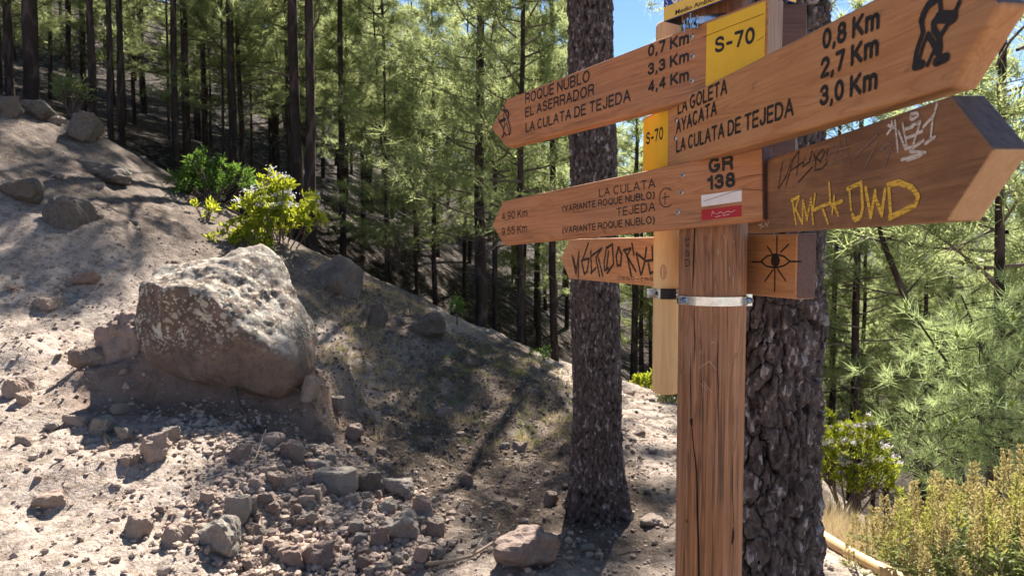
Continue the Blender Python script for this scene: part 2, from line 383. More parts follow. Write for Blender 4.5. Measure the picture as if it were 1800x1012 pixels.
xx, yy = GX.ravel(), GY.ravel()
def sst(a, b, v): q = np.clip((v-a)/(b-a), 0, 1); return q*q*(3-2*q)
nz = fbm(np.stack([xx*.9, yy*.9, xx*0], 1), 3, 40)
# where pine litter covers the dust; in the wood beyond, tree shade darkens the colour
lit = sst(3.2, 4.5, yy+.5*nz+.25*(xx+.6)) * sst(-1.9, -.9, xx+.4*nz-.18*np.clip(yy-5, 0, 5)) * (1-sst(.45, 1.0, xx+.12*(yy-6)+.25*nz))
lit = np.maximum(lit, sst(8.8, 10.5, yy+.5*nz)*(1-np.exp(-((xx-1.3)/.7)**4)*(yy < 14)))
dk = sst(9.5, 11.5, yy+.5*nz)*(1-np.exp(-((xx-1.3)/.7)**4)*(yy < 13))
lit = np.maximum(lit, .8*sst(6.2, 8.2, yy+.4*nz)*(xx < -1))
earth = np.exp(-(np.abs((xx+2.1)/.95)**6) - (np.abs((yy-5.25)/.55)**6))
attr(gm, 'litter', lit); attr(gm, 'earth', earth); attr(gm, 'wood_shade', dk)
t = NT('trail_soil'); v = t.coord()
n1 = t.noise(v, 1.6, 6, .6); n2 = t.noise(v, 14, 6, .7); n3 = t.noise(v, 70, 4, .7); n4 = t.noise(v, 5, 5, .65)
c = t.mix(t.ramp(n1, [(.3, 0.), (.7, 1.)]), (.34,.27,.225), (.50,.42,.36))
c = t.mix(t.math('MULTIPLY', t.ramp(n2, [(.40, 1.), (.54, 0.)]), .75), c, (.15,.11,.085))
c = t.mix(t.math('MULTIPLY', t.ramp(n3, [(.52, 0.), (.68, 1.)]), .55), c, (.52,.44,.38))
lf = t.math('MULTIPLY', t.at('litter'), t.ramp(t.math('ADD', n4, t.math('MULTIPLY', t.math('SUBTRACT', n2, .5), .6)), [(.28, .35), (.5, 1.)]))
lc = t.mix(t.ramp(n2, [(.35, 0.), (.65, 1.)]), (.042,.031,.026), (.125,.093,.073)); lc = t.mix(t.ramp(n3, [(.56, 0.), (.66, .8)]), lc, (.30,.225,.17))
dcol = t.mix(t.ramp(n4, [(.66, 0.), (.78, 1.)]), (.022,.016,.013), (.085,.058,.046)); lc = t.mix(t.at('wood_shade'), lc, dcol)  # forest shade painted into the floor colour of the wood
c = t.mix(lf, c, lc)
c = t.mix(t.math('MULTIPLY', t.at('earth'), .8), c, t.mix(n4, (.13,.078,.058), (.22,.14,.105)))
n5 = t.vor(t.coord((1, 1, 1.5)), 34); M['soil'] = t.done(c, .95, t.bump(n3, .8, .014, t.bump(n5, .35, .012, t.bump(n2, .8, .045))), spec=.1)
go = link('ground', gm, M['soil']); go['kind'] = 'structure'; go['label'] = 'dusty stony hillside ground with the footpath'
# ------------------------------------------------------------------ signpost
PX, PY, PR = .488, 1.80, .08
post_root = tag(empty('signpost', (PX, PY, 0)), 'brown round wooden signpost carrying carved arrow boards and a blue and yellow box', 'signpost')
def text_mesh(s, bold):
    cu = bpy.data.curves.new('text', 'FONT'); cu.body = s; cu.size = 1.0; cu.offset = bold; cu.resolution_u = 4
    ob = bpy.data.objects.new('text', cu); COL.objects.link(ob)
    me = bpy.data.meshes.new_from_object(ob.evaluated_get(bpy.context.evaluated_depsgraph_get()))
    bpy.data.objects.remove(ob); bpy.data.curves.remove(cu)
    co = np.zeros(len(me.vertices)*3, np.float32); me.vertices.foreach_get('co', co); return me, co.reshape(-1, 3)
_hm, _hc = text_mesh('H', 0.0); CAPH = _hc[:,1].max()

def _arc(cx, cy, rx, ry, a0, a1, n=9): return [(cx+rx*math.cos(R(a0+(a1-a0)*i/n)), cy+ry*math.sin(R(a0+(a1-a0)*i/n))) for i in range(n+1)]
GL = {
 'A': (.72, [[(0,0),(.36,1),(.72,0)], [(.13,.34),(.59,.34)]]),
 'B': (.62, [[(0,0),(0,1),(.34,1)]+_arc(.34,.76,.24,.24,90,-90)+[(0,.52)], [(.36,.52)]+_arc(.36,.26,.26,.26,90,-90)+[(0,0)]]),
 'C': (.70, [_arc(.36,.5,.36,.5,50,310,16)]),
 'D': (.68, [[(0,0),(0,1),(.28,1)]+_arc(.28,.5,.40,.5,90,-90,12)+[(0,0)]]),
 'E': (.56, [[(.56,1),(0,1),(0,0),(.56,0)], [(0,.52),(.50,.52)]]),
 'G': (.74, [_arc(.37,.5,.37,.5,50,345,16)+[(.73,.44),(.42,.44)]]),
 'I': (.0, [[(0,0),(0,1)]]),
 'J': (.46, [[(.46,1),(.46,.26)]+_arc(.23,.26,.23,.26,0,-180)]),
 'K': (.62, [[(0,0),(0,1)], [(.60,1),(0,.38)], [(.20,.58),(.64,0)]]),
 'L': (.50, [[(0,1),(0,0),(.50,0)]]),
 'M': (.80, [[(0,0),(0,1),(.40,.1),(.80,1),(.80,0)]]),
 'N': (.64, [[(0,0),(0,1),(.64,0),(.64,1)]]),
 'O': (.76, [_arc(.38,.5,.38,.5,0,360,22)]),
 'Q': (.76, [_arc(.38,.5,.38,.5,0,360,22), [(.46,.24),(.76,-.04)]]),
 'R': (.64, [[(0,0),(0,1),(.38,1)]+_arc(.38,.74,.25,.26,90,-90)+[(0,.48)], [(.38,.48),(.58,.36),(.62,.0)]]),
 'S': (.60, [_arc(.30,.75,.28,.25,20,180,9)+_arc(.30,.73,.28,.20,180,250,4)+_arc(.30,.26,.30,.25,70,-160,12)]),
 'T': (.64, [[(0,1),(.64,1)], [(.32,1),(.32,0)]]),
 'U': (.66, [[(0,1),(0,.32)]+_arc(.33,.32,.33,.32,180,360,12)+[(.66,1)]]),
 'V': (.68, [[(0,1),(.34,0),(.68,1)]]),
 'Y': (.68, [[(0,1),(.34,.44),(.68,1)], [(.34,.44),(.34,0)]]),
 '(': (.20, [_arc(.42,.42,.42,.66,125,235,8)]), ')': (.20, [_arc(-.22,.42,.42,.66,55,-55,8)]),
 ',': (.06, [[(.05,.03),(.05,-.05),(0,-.19)]]), '-': (.34, [[(0,.40),(.34,.40)]]),
 'm': (.78, [[(0,0),(0,.72)], [(0,.46)]+_arc(.20,.50,.19,.22,180,0,8)+[(.39,0)], [(.39,.46)]+_arc(.585,.50,.195,.22,180,0,8)+[(.78,0)]]),
 '0': (.52, [_arc(.26,.5,.26,.5,0,360,22)]),
 '1': (.26, [[(0,.76),(.20,.84),(.26,1),(.26,0)]]),
 '2': (.52, [_arc(.26,.73,.26,.27,170,-35,10)+[(.02,.04)], [(.0,0),(.53,0)]]),
 '3': (.52, [_arc(.25,.75,.24,.25,165,-80,10), _arc(.25,.27,.27,.27,85,-165,11), [(.2,.53),(.3,.53)]]),
 '4': (.56, [[(.42,0),(.42,1),(0,.26),(.56,.26)]]),
 '5': (.52, [[(.48,1),(.10,1),(.04,.50)]+_arc(.25,.33,.27,.33,120,-160,12)]),
 '7': (.52, [[(0,1),(.52,1),(.20,0)]]),
 '8': (.52, [_arc(.26,.76,.22,.24,0,360,16), _arc(.26,.26,.26,.27,0,360,16)]),
 '9': (.52, [_arc(.26,.68,.26,.32,0,360,16), [(.52,.68),(.50,.35)]+_arc(.26,.30,.25,.30,0,-150,8)]),
}
def font_lines(body, track):
    x = 0; out = []
    for ch in body:
        if ch == ' ': x += .34; continue
        w, st_ = GL[ch]; out += [[(x+a, b) for a, b in l] for l in st_]; x += w+track
    return out, x-track
class Board:
    def __init__(s, label, xv, rpx, rZ, top, bot, xl, xr, t, mat, name='arrow_board', tipl=None, tipr=None, bevel=.0075, extra=None):
        a = (xv-CX)/F; n = math.hypot(a, 1.0); s.u = np.array([-a/n, -1/n]); s.n = np.array([-s.u[1], s.u[0]])
        r = ray(rpx, HZ); s.ref = np.array([r[0]/r[1]*rZ, rZ]); s.ang = math.atan2(s.u[1], s.u[0])
        T = np.array([s.uz(*p) for p in top]); Bq = np.array([s.uz(*p) for p in bot]); s.tl = 0.0
        if len(T) > 1 and len(Bq) > 1:
            s.tl = math.atan((np.polyfit(T[:,0], T[:,1], 1)[0]+np.polyfit(Bq[:,0], Bq[:,1], 1)[0])/2)
        zt = np.mean(T[:,1]-T[:,0]*math.tan(s.tl)); zb = np.mean(Bq[:,1]-Bq[:,0]*math.tan(s.tl))
        s.zm = (zt+zb)/2; h = (zt-zb)/2; s.h = h
        ul = s.uz(xl, HZ)[0]; ur = s.uz(xr, HZ)[0]
        poly = []
        if tipl: ut = s.uz(tipl, HZ)[0]; poly += [(ul, h), (ut, 0), (ul, -h)]
        else: poly += [(ul, h), (ul, -h)]
        if tipr: ut = s.uz(tipr, HZ)[0]; poly += [(ur, -h), (ut, 0), (ur, h)]
        else: poly += [(ur, -h), (ur, h)]
        s.poly = poly; s.ul, s.ur, s.t = ul, ur, t
        bm = bmesh.new(); f = [bm.verts.new((x, 0, z)) for x, z in poly]; bk = [bm.verts.new((x, t, z)) for x, z in poly]
        k = len(poly); bm.faces.new(f); bm.faces.new(bk[::-1])
        for i in range(k): bm.faces.new((f[(i+1)%k], f[i], bk[i], bk[(i+1)%k]))
        bmesh.ops.recalc_face_normals(bm, faces=bm.faces[:])
        bmesh.ops.bevel(bm, geom=bm.edges[:], offset=bevel, segments=4, profile=.6, affect='EDGES')
        mats = [mat] + (extra[0] if extra else [])
        if extra:
            for fc in bm.faces:
                nn = fc.normal; i = extra[1](nn); fc.material_index = i
        me = bpy.data.meshes.new(name); bm.to_mesh(me); bm.free()
        me.polygons.foreach_set('use_smooth', np.zeros(len(me.polygons), bool))
        s.o = link(name, me, mats, post_root, (s.ref[0]-PX, s.ref[1]-PY, s.zm), (0, -s.tl, s.ang))
        if label: s.o['label'] = label
        s.k = 0
    def uz(s, px, py):
        d = ray(px, py); q = (s.ref @ s.n)/(d[:2] @ s.n); p = d*q
        return np.array([(p[:2]-s.ref) @ s.u, p[2]+H0])
    def loc(s, px, py):
        u, z = s.uz(px, py); z -= s.zm; c, q = math.cos(s.tl), math.sin(s.tl); return np.array([u*c+z*q, z*c-u*q])
    def text(s, body, L, Rr, cap, sw=.16, mat='black', name='lettering', label=None, track=.20):
        lines, W = font_lines(body, track+sw*.5); p0 = s.loc(*L); p1 = s.loc(*Rr); ch = s.loc(L[0], L[1]-cap)[1]-p0[1]; wd = sw*ch
        kx = (p1[0]-p0[0]-wd)/W; b = MB()
        f = lambda a, c: np.array([p0[0]+wd/2+a*kx, p0[1]+(p1[1]-p0[1])*a/W+wd/2+c*(ch-wd)])
        for ln in lines:
            ps = [f(*q) for q in ln]; s.k += 1; y = -.0010-.00002*(s.k % 25)
            for a, c in zip(ps[:-1], ps[1:]):
                d = c-a; nn = np.array([-d[1], d[0]])/(np.linalg.norm(d)+1e-9)*wd/2
                b.add([(a[0]-nn[0], y, a[1]-nn[1]), (c[0]-nn[0], y, c[1]-nn[1]), (c[0]+nn[0], y, c[1]+nn[1]), (a[0]+nn[0], y, a[1]+nn[1])], [(0,1,2,3)])
            for i, a in enumerate(ps): b.add([(a[0]+math.cos(q)*wd/2, y-.000005*(1+i%2), a[1]+math.sin(q)*wd/2) for q in [k*math.pi/5 for k in range(10)]], [tuple(range(10))])
        o = b.build(name, M[mat], s.o)
        if label: o['label'] = label
        return o
    def strokes(s, lines, w, mat='black', name='lettering', zoom=None, label=None, taper=False):
        if name == 'crack' and len(lines) > 1:
            for ln in lines: s.strokes([ln], w, mat, name, zoom, label)
            return
        b = MB()
        for ln in lines:
            ww = w
            if isinstance(ln, tuple) and hasattr(ln[0], '__len__') and isinstance(ln[0], list): ln, ww = ln
            if zoom: ln = [(zoom[0]+x/zoom[2], zoom[1]+y/zoom[2]) for x, y in ln]
            s.k += 1; y = -.0010-.00003*(s.k % 25)
            ps = [s.loc(*p) for p in ln]
            for i in range(len(ps)-1):
                a, c = ps[i], ps[i+1]; d = c-a; L = np.linalg.norm(d)
                if L < 1e-6: continue
                nn = np.array([-d[1], d[0]])/L*ww/2
                b.add([(a[0]-nn[0], y, a[1]-nn[1]), (c[0]-nn[0], y, c[1]-nn[1]), (c[0]+nn[0], y, c[1]+nn[1]), (a[0]+nn[0], y, a[1]+nn[1])], [(0,1,2,3)])
            for a in ps:
                b.add([(a[0]+math.cos(q)*ww/2, y-.00001*(1+i%2), a[1]+math.sin(q)*ww/2) for i, q in enumerate([k*math.pi/4 for k in range(8)])], [tuple(range(8))])
        o = b.build(name, M[mat], s.o)
        if label: o['label'] = label
        return o
    def patch(s, pts, mat, name, label=None, y=-.0007, zoom=None, local=False):
        if zoom: pts = [(zoom[0]+x/zoom[2], zoom[1]+yy/zoom[2]) for x, yy in pts]
        ps = pts if local else [s.loc(*p) for p in pts]; k = len(ps)
        V = [(a, y, c) for a, c in ps] + [(a, -.0001, c) for a, c in ps]
        Fc = [tuple(range(k))] + [(i, i+k, (i+1)%k+k, (i+1)%k) for i in range(k)]
        o = link(name, mesh(name, V, Fc), M[mat], s.o)
        if label: o['label'] = label
        return o
    def screw(s, px, py, r=.0075):
        c = s.loc(px, py); b = MB(); n = 16
        V = [(c[0]+math.cos(2*math.pi*i/n)*r, -.0002, c[1]+math.sin(2*math.pi*i/n)*r) for i in range(n)]
        V += [(c[0]+math.cos(2*math.pi*i/n)*r*.75, -.0028, c[1]+math.sin(2*math.pi*i/n)*r*.75) for i in range(n)]
        b.add(V, [(i, (i+1)%n, n+(i+1)%n, n+i) for i in range(n)] + [tuple(range(n, 2*n))])
        for sx, sz in ((1, .22), (.22, 1)):
            b.add([(c[0]-r*.5*sx, -.0031-.0001*sx, c[1]-r*.5*sz), (c[0]+r*.5*sx, -.0031-.0001*sx, c[1]-r*.5*sz), (c[0]+r*.5*sx, -.0031-.0001*sx, c[1]+r*.5*sz), (c[0]-r*.5*sx, -.0031-.0001*sx, c[1]+r*.5*sz)], [(0,1,2,3)], 1)
        b.build('screw', [M['screw'], M['black']], s.o)
Z = lambda ox, oy, sc: (lambda x, y: (ox+x/sc, oy+y/sc))
z1 = Z(850, 0, 3.162); z2 = Z(1100, 0, 4.6); z3 = Z(1300, 0, 3.162); z4 = Z(1300, 150, 2.594); z5 = Z(850, 240, 3.1615)

endsel = lambda n: 1 if abs(n.x) > .85 else 0
A = Board('upper arrow board pointing left with a yellow end panel', 256, 1237, 1.68, [(890,174),(1171,64.5)], [(900,257),(1052,217.5)], 891, 1343, .043,
          M['board_red'], tipl=863, extra=([M['end_grey']], endsel))
A.patch([(A.uz(1237,HZ)[0], A.h-.0076), (A.uz(1237,HZ)[0], -A.h+.0076), (A.ur-.0076, -A.h+.0076), (A.ur-.0076, A.h-.0076)], 'yellow', 'painted_panel', 'yellow painted end panel reading S-70', local=True)
A.text('ROQUE NUBLO', z1(233,580), z1(590,455), 18.5)
A.text('EL ASERRADOR', z1(233,655), z1(615,528), 17.5)
A.text('LA CULATA DE TEJEDA', z1(235,740), z1(818,563), 17.5)
A.text('0,7 Km', z1(915,320), z1(1142,245), 21, .21); A.text('3,3 Km', z1(915,422), z1(1142,345), 21, .21); A.text('4,4 Km', z1(915,518), z1(1142,450), 20.5, .21)
A.text('S-70', z2(722,437), z2(1045,350), 28, .20)
for p in ((533,298),(540,458),(535,655)): A.screw(*z2(*p))
hk = [([(225,320),(250,350),(248,380),(225,405),(200,400),(195,370),(210,335),(225,320)], .004), ([(200,395),(245,425),(235,540)], .004),
      ([(255,405),(300,420),(320,470),(312,530)], .008), ([(255,415),(290,500),(320,600),(348,720),(340,790),(310,800)], .0055), ([(150,540),(180,615)], .005),
      ([(175,590),(260,550)], .011), ([(180,610),(235,700),(240,790)], .006), ([(250,560),(245,660)], .004), ([(280,610),(240,700)], .004), ([(285,610),(330,780)], .004),
      ([(240,790),(212,845)], .009), ([(245,760),(280,820)], .005)]
A.strokes(hk, .005, 'black', 'hiker_emblem', (860,150,9.2))
A.strokes([[(625,305),(850,215),(1118,115)], [(1068,332),(1118,297)]], .0011, 'crack', 'crack', (1100,0,4.6))
A.strokes([[(45,695),(150,650)]], .0012, 'crack', 'crack', (860,150,9.2))

D = Board('long arrow board pointing right at the viewer with a hiker emblem', 688, 1250, 1.60, [(1300,119.5),(1452,41)], [(1300,261),(1616,171)], 1128, 1660, .040,
          M['board'], tipr=1743, extra=([M['board'], M['end_shade']], lambda n: 2 if (n.x > .35 and n.z > .3) else (1 if (n.x > .35 and n.z < -.3) else 0)))
yu = D.uz(1172,HZ)[0]
D.patch([(D.ul+.0076, D.h-.0076), (D.ul+.0076, -D.h+.0076), (yu, -D.h+.0076), (yu, D.h-.0076)], 'yellow', 'painted_panel', 'yellow painted end panel reading S-70', local=True)
D.text('S-70', z1(905,808), z1(1000,775), 22, .19)
D.text('LA GOLETA', z1(1080,640), z1(1355,522), 24, .17); D.text('AYACATA', z1(1072,747), z1(1297,640), 24, .17)
D.text('LA CULATA DE TEJEDA', z1(1072,852), z3(302,645), 24, .17)
D.text('0,8 Km', z3(462,282), z3(780,163), 36, .21); D.text('2,7 Km', z3(452,442), z3(775,312), 36, .21); D.text('3,0 Km', z3(447,595), z3(768,498), 36, .21)
for p in ((1072,670),(1068,770)): D.screw(*z1(*p))
W0 = .0075
hk = [([(760,-150),(810,-120),(820,-70),(780,-30),(730,-40),(710,-90),(730,-140),(760,-150)], .006), ([(720,0),(630,60),(575,160),(545,250)], .011), ([(545,240),(565,390),(525,500),(485,620),(465,780)], .008),
      ([(470,790),(555,765)], .012), ([(625,400),(560,560),(515,730)], .006), ([(630,420),(690,520),(745,640)], .009), ([(740,210),(690,270),(695,350),(755,440),(770,560),(745,700)], .009),
      ([(725,735),(840,685)], .013), ([(765,-30),(780,180)], .007), ([(760,205),(925,205)], .016), ([(1000,30),(925,190)], .007), ([(935,240),(860,290),(765,450)], .007), ([(690,620),(620,775)], .006)]
D.strokes(hk, W0, 'black', 'hiker_emblem', (1540,0,6.746))
D.strokes([[(1710,30),(1740,140)], ], .0001, 'crack', 'crack', (1540,0,6.746))

B = Board('arrow board pointing left marked GR 138 with white and red bars', 220, 1250, 1.65, [(885,353.8),(1147,297.5),(1324,259)], [(885,430.4),(1147,407.6),(1340,387)], 884, 1338, .032,
          M['board_red'], tipl=865, bevel=.0075, extra=([M['end_dark']], lambda n: 1 if n.x > .85 else 0))
B.text('LA CULATA', z5(643,338), z5(955,285), 15, .13); B.text('(VARIANTE ROQUE NUBLO)', z5(440,420), z5(952,345), 11.5, .16)
B.text('TEJEDA', z5(740,446), z5(955,412), 15, .13); B.text('(VARIANTE ROQUE NUBLO)', z5(440,540), z5(952,483), 11.5, .16)
B.text('4,90 Km', z5(103,468), z5(245,445), 14, .13); B.text('9,55 Km', z5(103,552), z5(243,532), 14, .13)
B.text('GR', z5(1252,208), z5(1390,185), 27, .24); B.text('138', z5(1245,300), z5(1400,280), 26, .24)
B.patch([z5(1211,327), z5(1212,390), z5(1436,360), z5(1436,295)], 'white', 'painted_bar', 'white painted bar')
B.patch([z5(1211,408), z5(1212,466), z5(1434,443), z5(1434,380)], 'red', 'painted_bar', 'red painted bar')
B.strokes([[(1270,440),(1275,415),(1290,430)], [(1300,432),(1320,418),(1335,428),(1360,415),(1380,420),(1400,410)], [(1290,448),(1320,440)], [(1330,440),(1370,432)]], .0009, 'white', 'scribble', (850,240,3.1615))
B.strokes([[(1045,300),(1030,288),(1005,288),(985,310),(978,345),(985,375),(1005,392),(1030,390),(1045,378)], [(1010,312),(1010,375)], [(995,340),(1035,334)]], .0022, 'black', 'carved_emblem', (850,240,3.1615))
for p in ((1108,215),(1100,312),(1080,420)): B.screw(*z5(*p))
B.strokes([[(1375,250),(1450,225),(1530,212),(1560,215)], [(1225,360),(1380,310),(1450,293),(1560,300)]], .0008, 'crack', 'crack', (850,240,3.1615))
B.strokes([[(665,505),(670,525),(685,540)], [(75,545),(100,535)]], .0012, 'crack', 'crack', (850,240,3.1615))

E = Board('dark scratched arrow board pointing straight at the viewer', 905, 1365, 1.466, [(1365,275),(1660,171)], [(1345,408),(1715,385.5)], 1313, 1662, .042,
          M['board_dark'], tipr=1740, bevel=.005, extra=([M['end_tan'], M['end_shade']], lambda n: 2 if (n.x > .35 and n.z > .3) else (1 if (n.x > .35 and n.z < -.3) else 0)))  # tip chamfers: shade above and ground bounce below, painted as wood tones
zA = (1350,150,5.4545); zB = (1340,290,5.625); zC = (1300,150,2.594)
E.strokes([[(1225,340),(1252,630)], [(1160,385),(1220,405)], [(1195,350),(1200,400),(1150,470)], [(1260,440),(1325,610),(1390,590),(1412,560)], [(1300,370),(1342,600)], [(1330,420),(1400,398)],
           [(1340,505),(1412,480)], [(1390,385),(1470,352),(1402,565)], [(1400,600),(1500,530)], [(1430,462),(1490,440)], [(1500,400),(1600,290)], [(1632,180),(1590,320),(1570,510)],
           [(1520,560),(1610,495)], [(1370,320),(1382,280),(1440,264),(1452,290),(1400,327),(1370,320)], [(1290,715),(1510,648)], [(1372,635),(1520,645)], [(1340,722),(1480,672)]], .0044, 'scratch', 'graffiti', zA, 'pale chalk graffiti')
E.strokes([[(620,760),(690,540)], [(690,540),(725,750)], [(740,500),(790,770)], [(1090,440),(830,700)], [(1060,540),(930,810)], [(1200,560),(1120,800)], [(560,700),(640,620),(700,700)],
           [(1180,550),(1080,600),(1200,640)]], .0022, 'scratch_faint', 'graffiti', zA)
E.strokes([[(178,470),(197,350)], [(180,470),(212,420),(240,340)], [(212,460),(250,330),(272,300)], [(262,412),(272,305)], [(235,390),(292,350)], [(300,330),(290,372),(320,350),(332,300)],
           [(335,372),(270,442)], [(340,312),(350,352),(345,388),(380,380),(402,350)], [(382,292),(350,330),(372,350),(392,300)], [(405,290),(396,340)]], .0030, 'brownink', 'graffiti', zC)
E.strokes([[(305,350),(340,580)], [(295,350),(375,312)], [(375,312),(328,450)], [(340,440),(405,580)], [(410,350),(405,560)], [(415,360),(450,540)], [(450,540),(490,330)], [(490,330),(512,580)],
           [(530,290),(510,440)], [(510,450),(685,370)], [(670,180),(682,350)], [(610,440),(660,575)], [(722,310),(700,480)], [(690,400),(800,355)], [(710,390),(757,495)],
           [(845,237),(985,177)], [(867,240),(885,440)], ], .0062, 'crayon', 'graffiti', zB, 'yellow crayon graffiti')
E.strokes([[(985,177),(1000,420),(980,515),(925,540),(898,497)], [(1030,230),(1080,510)], [(1080,510),(1125,262)], [(1125,320),(1190,490)], [(1190,490),(1222,250)], [(1258,200),(1280,520)],
           [(1250,200),(1360,172),(1490,222),(1552,310),(1528,390),(1400,460),(1265,520)]], .0082, 'crayon', 'graffiti', zB, 'yellow crayon graffiti')
E.strokes([[(85,632),(110,642),(95,652)], [(92,640),(108,625)], [(115,640),(122,625),(128,642),(136,622)]], .0014, 'scratch', 'graffiti', zC)

Cb = Board('lowest arrow board passing behind the post with black graffiti and a carved eye', 397, 1237, 2.0, [(1000,419.5),(1150,417.5),(1310,412)], [(1000,490),(1150,503),(1310,518)], 1000, 1402, .055,
           M['board_pale'], tipl=985, bevel=.0065, extra=([M['end_dark']], lambda n: 1 if n.x > .85 else 0))
zD = (970,400,9.0)
Cb.strokes([[(325,450),(385,740)], [(385,740),(430,380)], [(430,380),(420,800)], [(345,480),(380,640)], [(480,540),(580,250)], [(470,520),(520,740)], [(490,510),(600,490)], [(590,490),(560,700)], [(520,730),(555,700)],
            [(620,370),(630,720)], [(630,450),(790,330)], [(790,330),(700,480)], [(620,720),(700,640)], [(700,480),(760,770)], [(740,480),(810,760)], [(870,310),(830,560)], [(830,560),(840,680),(900,640)],
            [(880,320),(960,260)], [(900,380),(870,640)], [(960,260),(980,560)], [(980,580),(880,720)], [(1060,310),(1022,450),(1040,600),(1090,600),(1107,420),(1060,310)], [(1140,360),(1250,330)],
            [(1150,350),(1200,460),(1260,760)], [(1250,340),(1190,450)], [(1200,460),(1332,690)], [(1270,250),(1302,430)], [(1340,410),(1410,740)], [(1340,400),(1480,520)], [(1480,520),(1420,740)],
            [(1500,320),(1470,540)], [(1480,530),(1600,510)], [(1590,300),(1600,520)], [(1530,560),(1560,730)], [(1560,730),(1605,700)]], .0085, 'brownink', 'graffiti', zD, 'dark marker graffiti')
Cb.text('DIEGO', (970+1045/9, 400+825/9), (970+1312/9, 400+832/9), 6.5, .15, 'brownink', 'graffiti'); Cb.text('CRIS', (970+1410/9, 400+852/9), (970+1605/9, 400+842/9), 6.5, .15, 'brownink', 'graffiti')
Cb.strokes([[(1345,812),(1385,812)], [(1362,770),(1364,776)], [(1362,840),(1364,846)]], .0015, 'brownink', 'graffiti', zD)
Cb.strokes([[(640,420),(700,500),(830,650)], [(620,400),(660,460)], [(690,520),(800,610)]], .0013, 'scratch', 'graffiti', zD)
eye = Board('eye panel face', 397, 1237, 2.0, [(1310,412)], [(1310,518)], 1310, 1400, .002, M['board_red'], name='painted_panel')
COL.objects.unlink(eye.o); bpy.data.objects.remove(eye.o); eye.o = Cb.o; eye.zm = Cb.zm; eye.tl = Cb.tl
# the near end of the same board is a stained, redder panel
eu = Cb.uz(1309,HZ)[0]
Cb.patch([(eu, Cb.h-.0066), (eu, -Cb.h+.0066), (Cb.ur-.0066, -Cb.h+.0066), (Cb.ur-.0066, Cb.h-.0066)], 'board', 'stained_end', 'reddish stained end with a carved eye', local=True)
Cb.strokes([[(172,690),(172,770)], [(128,735),(150,765)], [(225,725),(190,760)], [(58,805),(105,805)], [(230,803),(282,803)], [(155,840),(118,892)], [(163,840),(162,938)], [(175,838),(212,890)],
            [(100,803),(125,780),(165,769),(205,780),(232,803),(205,822),(165,832),(125,824),(100,803)]], .0042, 'black', 'eye_emblem', zC)
Cb.patch([(1300+(165+20*math.cos(q))/2.594, 150+(799+29*math.sin(q))/2.594) for q in np.linspace(0, 2*math.pi, 20, endpoint=False)], 'black', 'eye_emblem', y=-.0016)
Cb.screw(994, 459, .004)

# boards pointing away behind the post, seen on their ends
def away(label, x0, x1, z0, z1, y, dx, L, mat):
    b = MB(); V = []
    for q, yy in ((0, 0), (dx*L, L)):
        V += [(x0+q, yy, z0), (x1+q, yy, z0), (x1+q, yy, z1), (x0+q, yy, z1)]
    bm = bmesh.new(); vs = [bm.verts.new(v) for v in V]
    for f in ((0,1,2,3),(7,6,5,4),(0,4,5,1),(1,5,6,2),(2,6,7,3),(3,7,4,0)): bm.faces.new([vs[i] for i in f])
    bmesh.ops.recalc_face_normals(bm, faces=bm.faces[:]); bmesh.ops.bevel(bm, geom=bm.edges[:], offset=.004, segments=2, affect='EDGES')
    me = bpy.data.meshes.new('arrow_board'); bm.to_mesh(me); bm.free()
    o = link('arrow_board', me, M[mat], post_root, (-PX, y-PY, 0)); o['label'] = label
away('upper dark board seen on its sawn end behind the post', .574, .684, H0+.40, H0+.566, 1.75, .40, .7, 'end_dark')
away('lower dark board seen on its sawn end behind the post', .572, .664, H0+.13, H0+.30, 1.75, .40, .7, 'end_dark')

# the post itself
def lathe(prof, n=96, cx=0, cy=0):
    V = [(cx+r*math.cos(2*math.pi*k/n), cy+r*math.sin(2*math.pi*k/n), z) for r, z in prof for k in range(n)]
    Fc = [(i*n+k, i*n+(k+1)%n, (i+1)*n+(k+1)%n, (i+1)*n+k) for i in range(len(prof)-1) for k in range(n)]
    Fc += [tuple(range(n-1, -1, -1)), tuple((len(prof)-1)*n+k for k in range(n))]
    return V, Fc
gz = float(hgt(PX, PY)[0])
V, Fc = lathe([(PR, -.35+gz), (PR, H0+.76), (PR-.01, H0+.775)]); link('post', mesh('post', V, Fc, True), M['post'], post_root)
def cyl(px, py, r=PR):
    d = ray(px, py); a = d[0]**2+d[1]**2; b = -2*(d[0]*PX+d[1]*PY); c = PX*PX+PY*PY-r*r
    disc = b*b-4*a*c
    q = (-b-math.sqrt(max(disc, 0)))/(2*a); p = d*q; return np.array([p[0]-PX, p[1]-PY, p[2]+H0])
def postline(lines, mat, name, label=None):
    for ln in lines:
        V = []; b = MB()
        for px, py, w in ln:
            p = cyl(px, py); rad = np.array([p[0], p[1]])/PR; tn = np.array([-rad[1], rad[0]])
            for sg in (-1, 1):
                q = np.array([p[0], p[1]])+tn*sg*w/2; q = q/np.linalg.norm(q)*(PR+.0007); V.append((q[0], q[1], p[2]))
        b.add(V, [(2*i, 2*i+1, 2*i+3, 2*i+2) for i in range(len(ln)-1)])
        o = b.build(name, M[mat], post_root)
        if label: o['label'] = label
def crackline(x, y0, y1, w, wob=2.0, n=26, drift=0):
    ph = rng.uniform(0, 6); return [(x+drift*i/n+wob*math.sin(ph+i*.55)*rng.uniform(.4, 1), y0+(y1-y0)*i/n, max(.0004, w*math.sin(math.pi*min(1, (i+.3)/n))**.35*rng.uniform(.6, 1.2))) for i in range(n+1)]
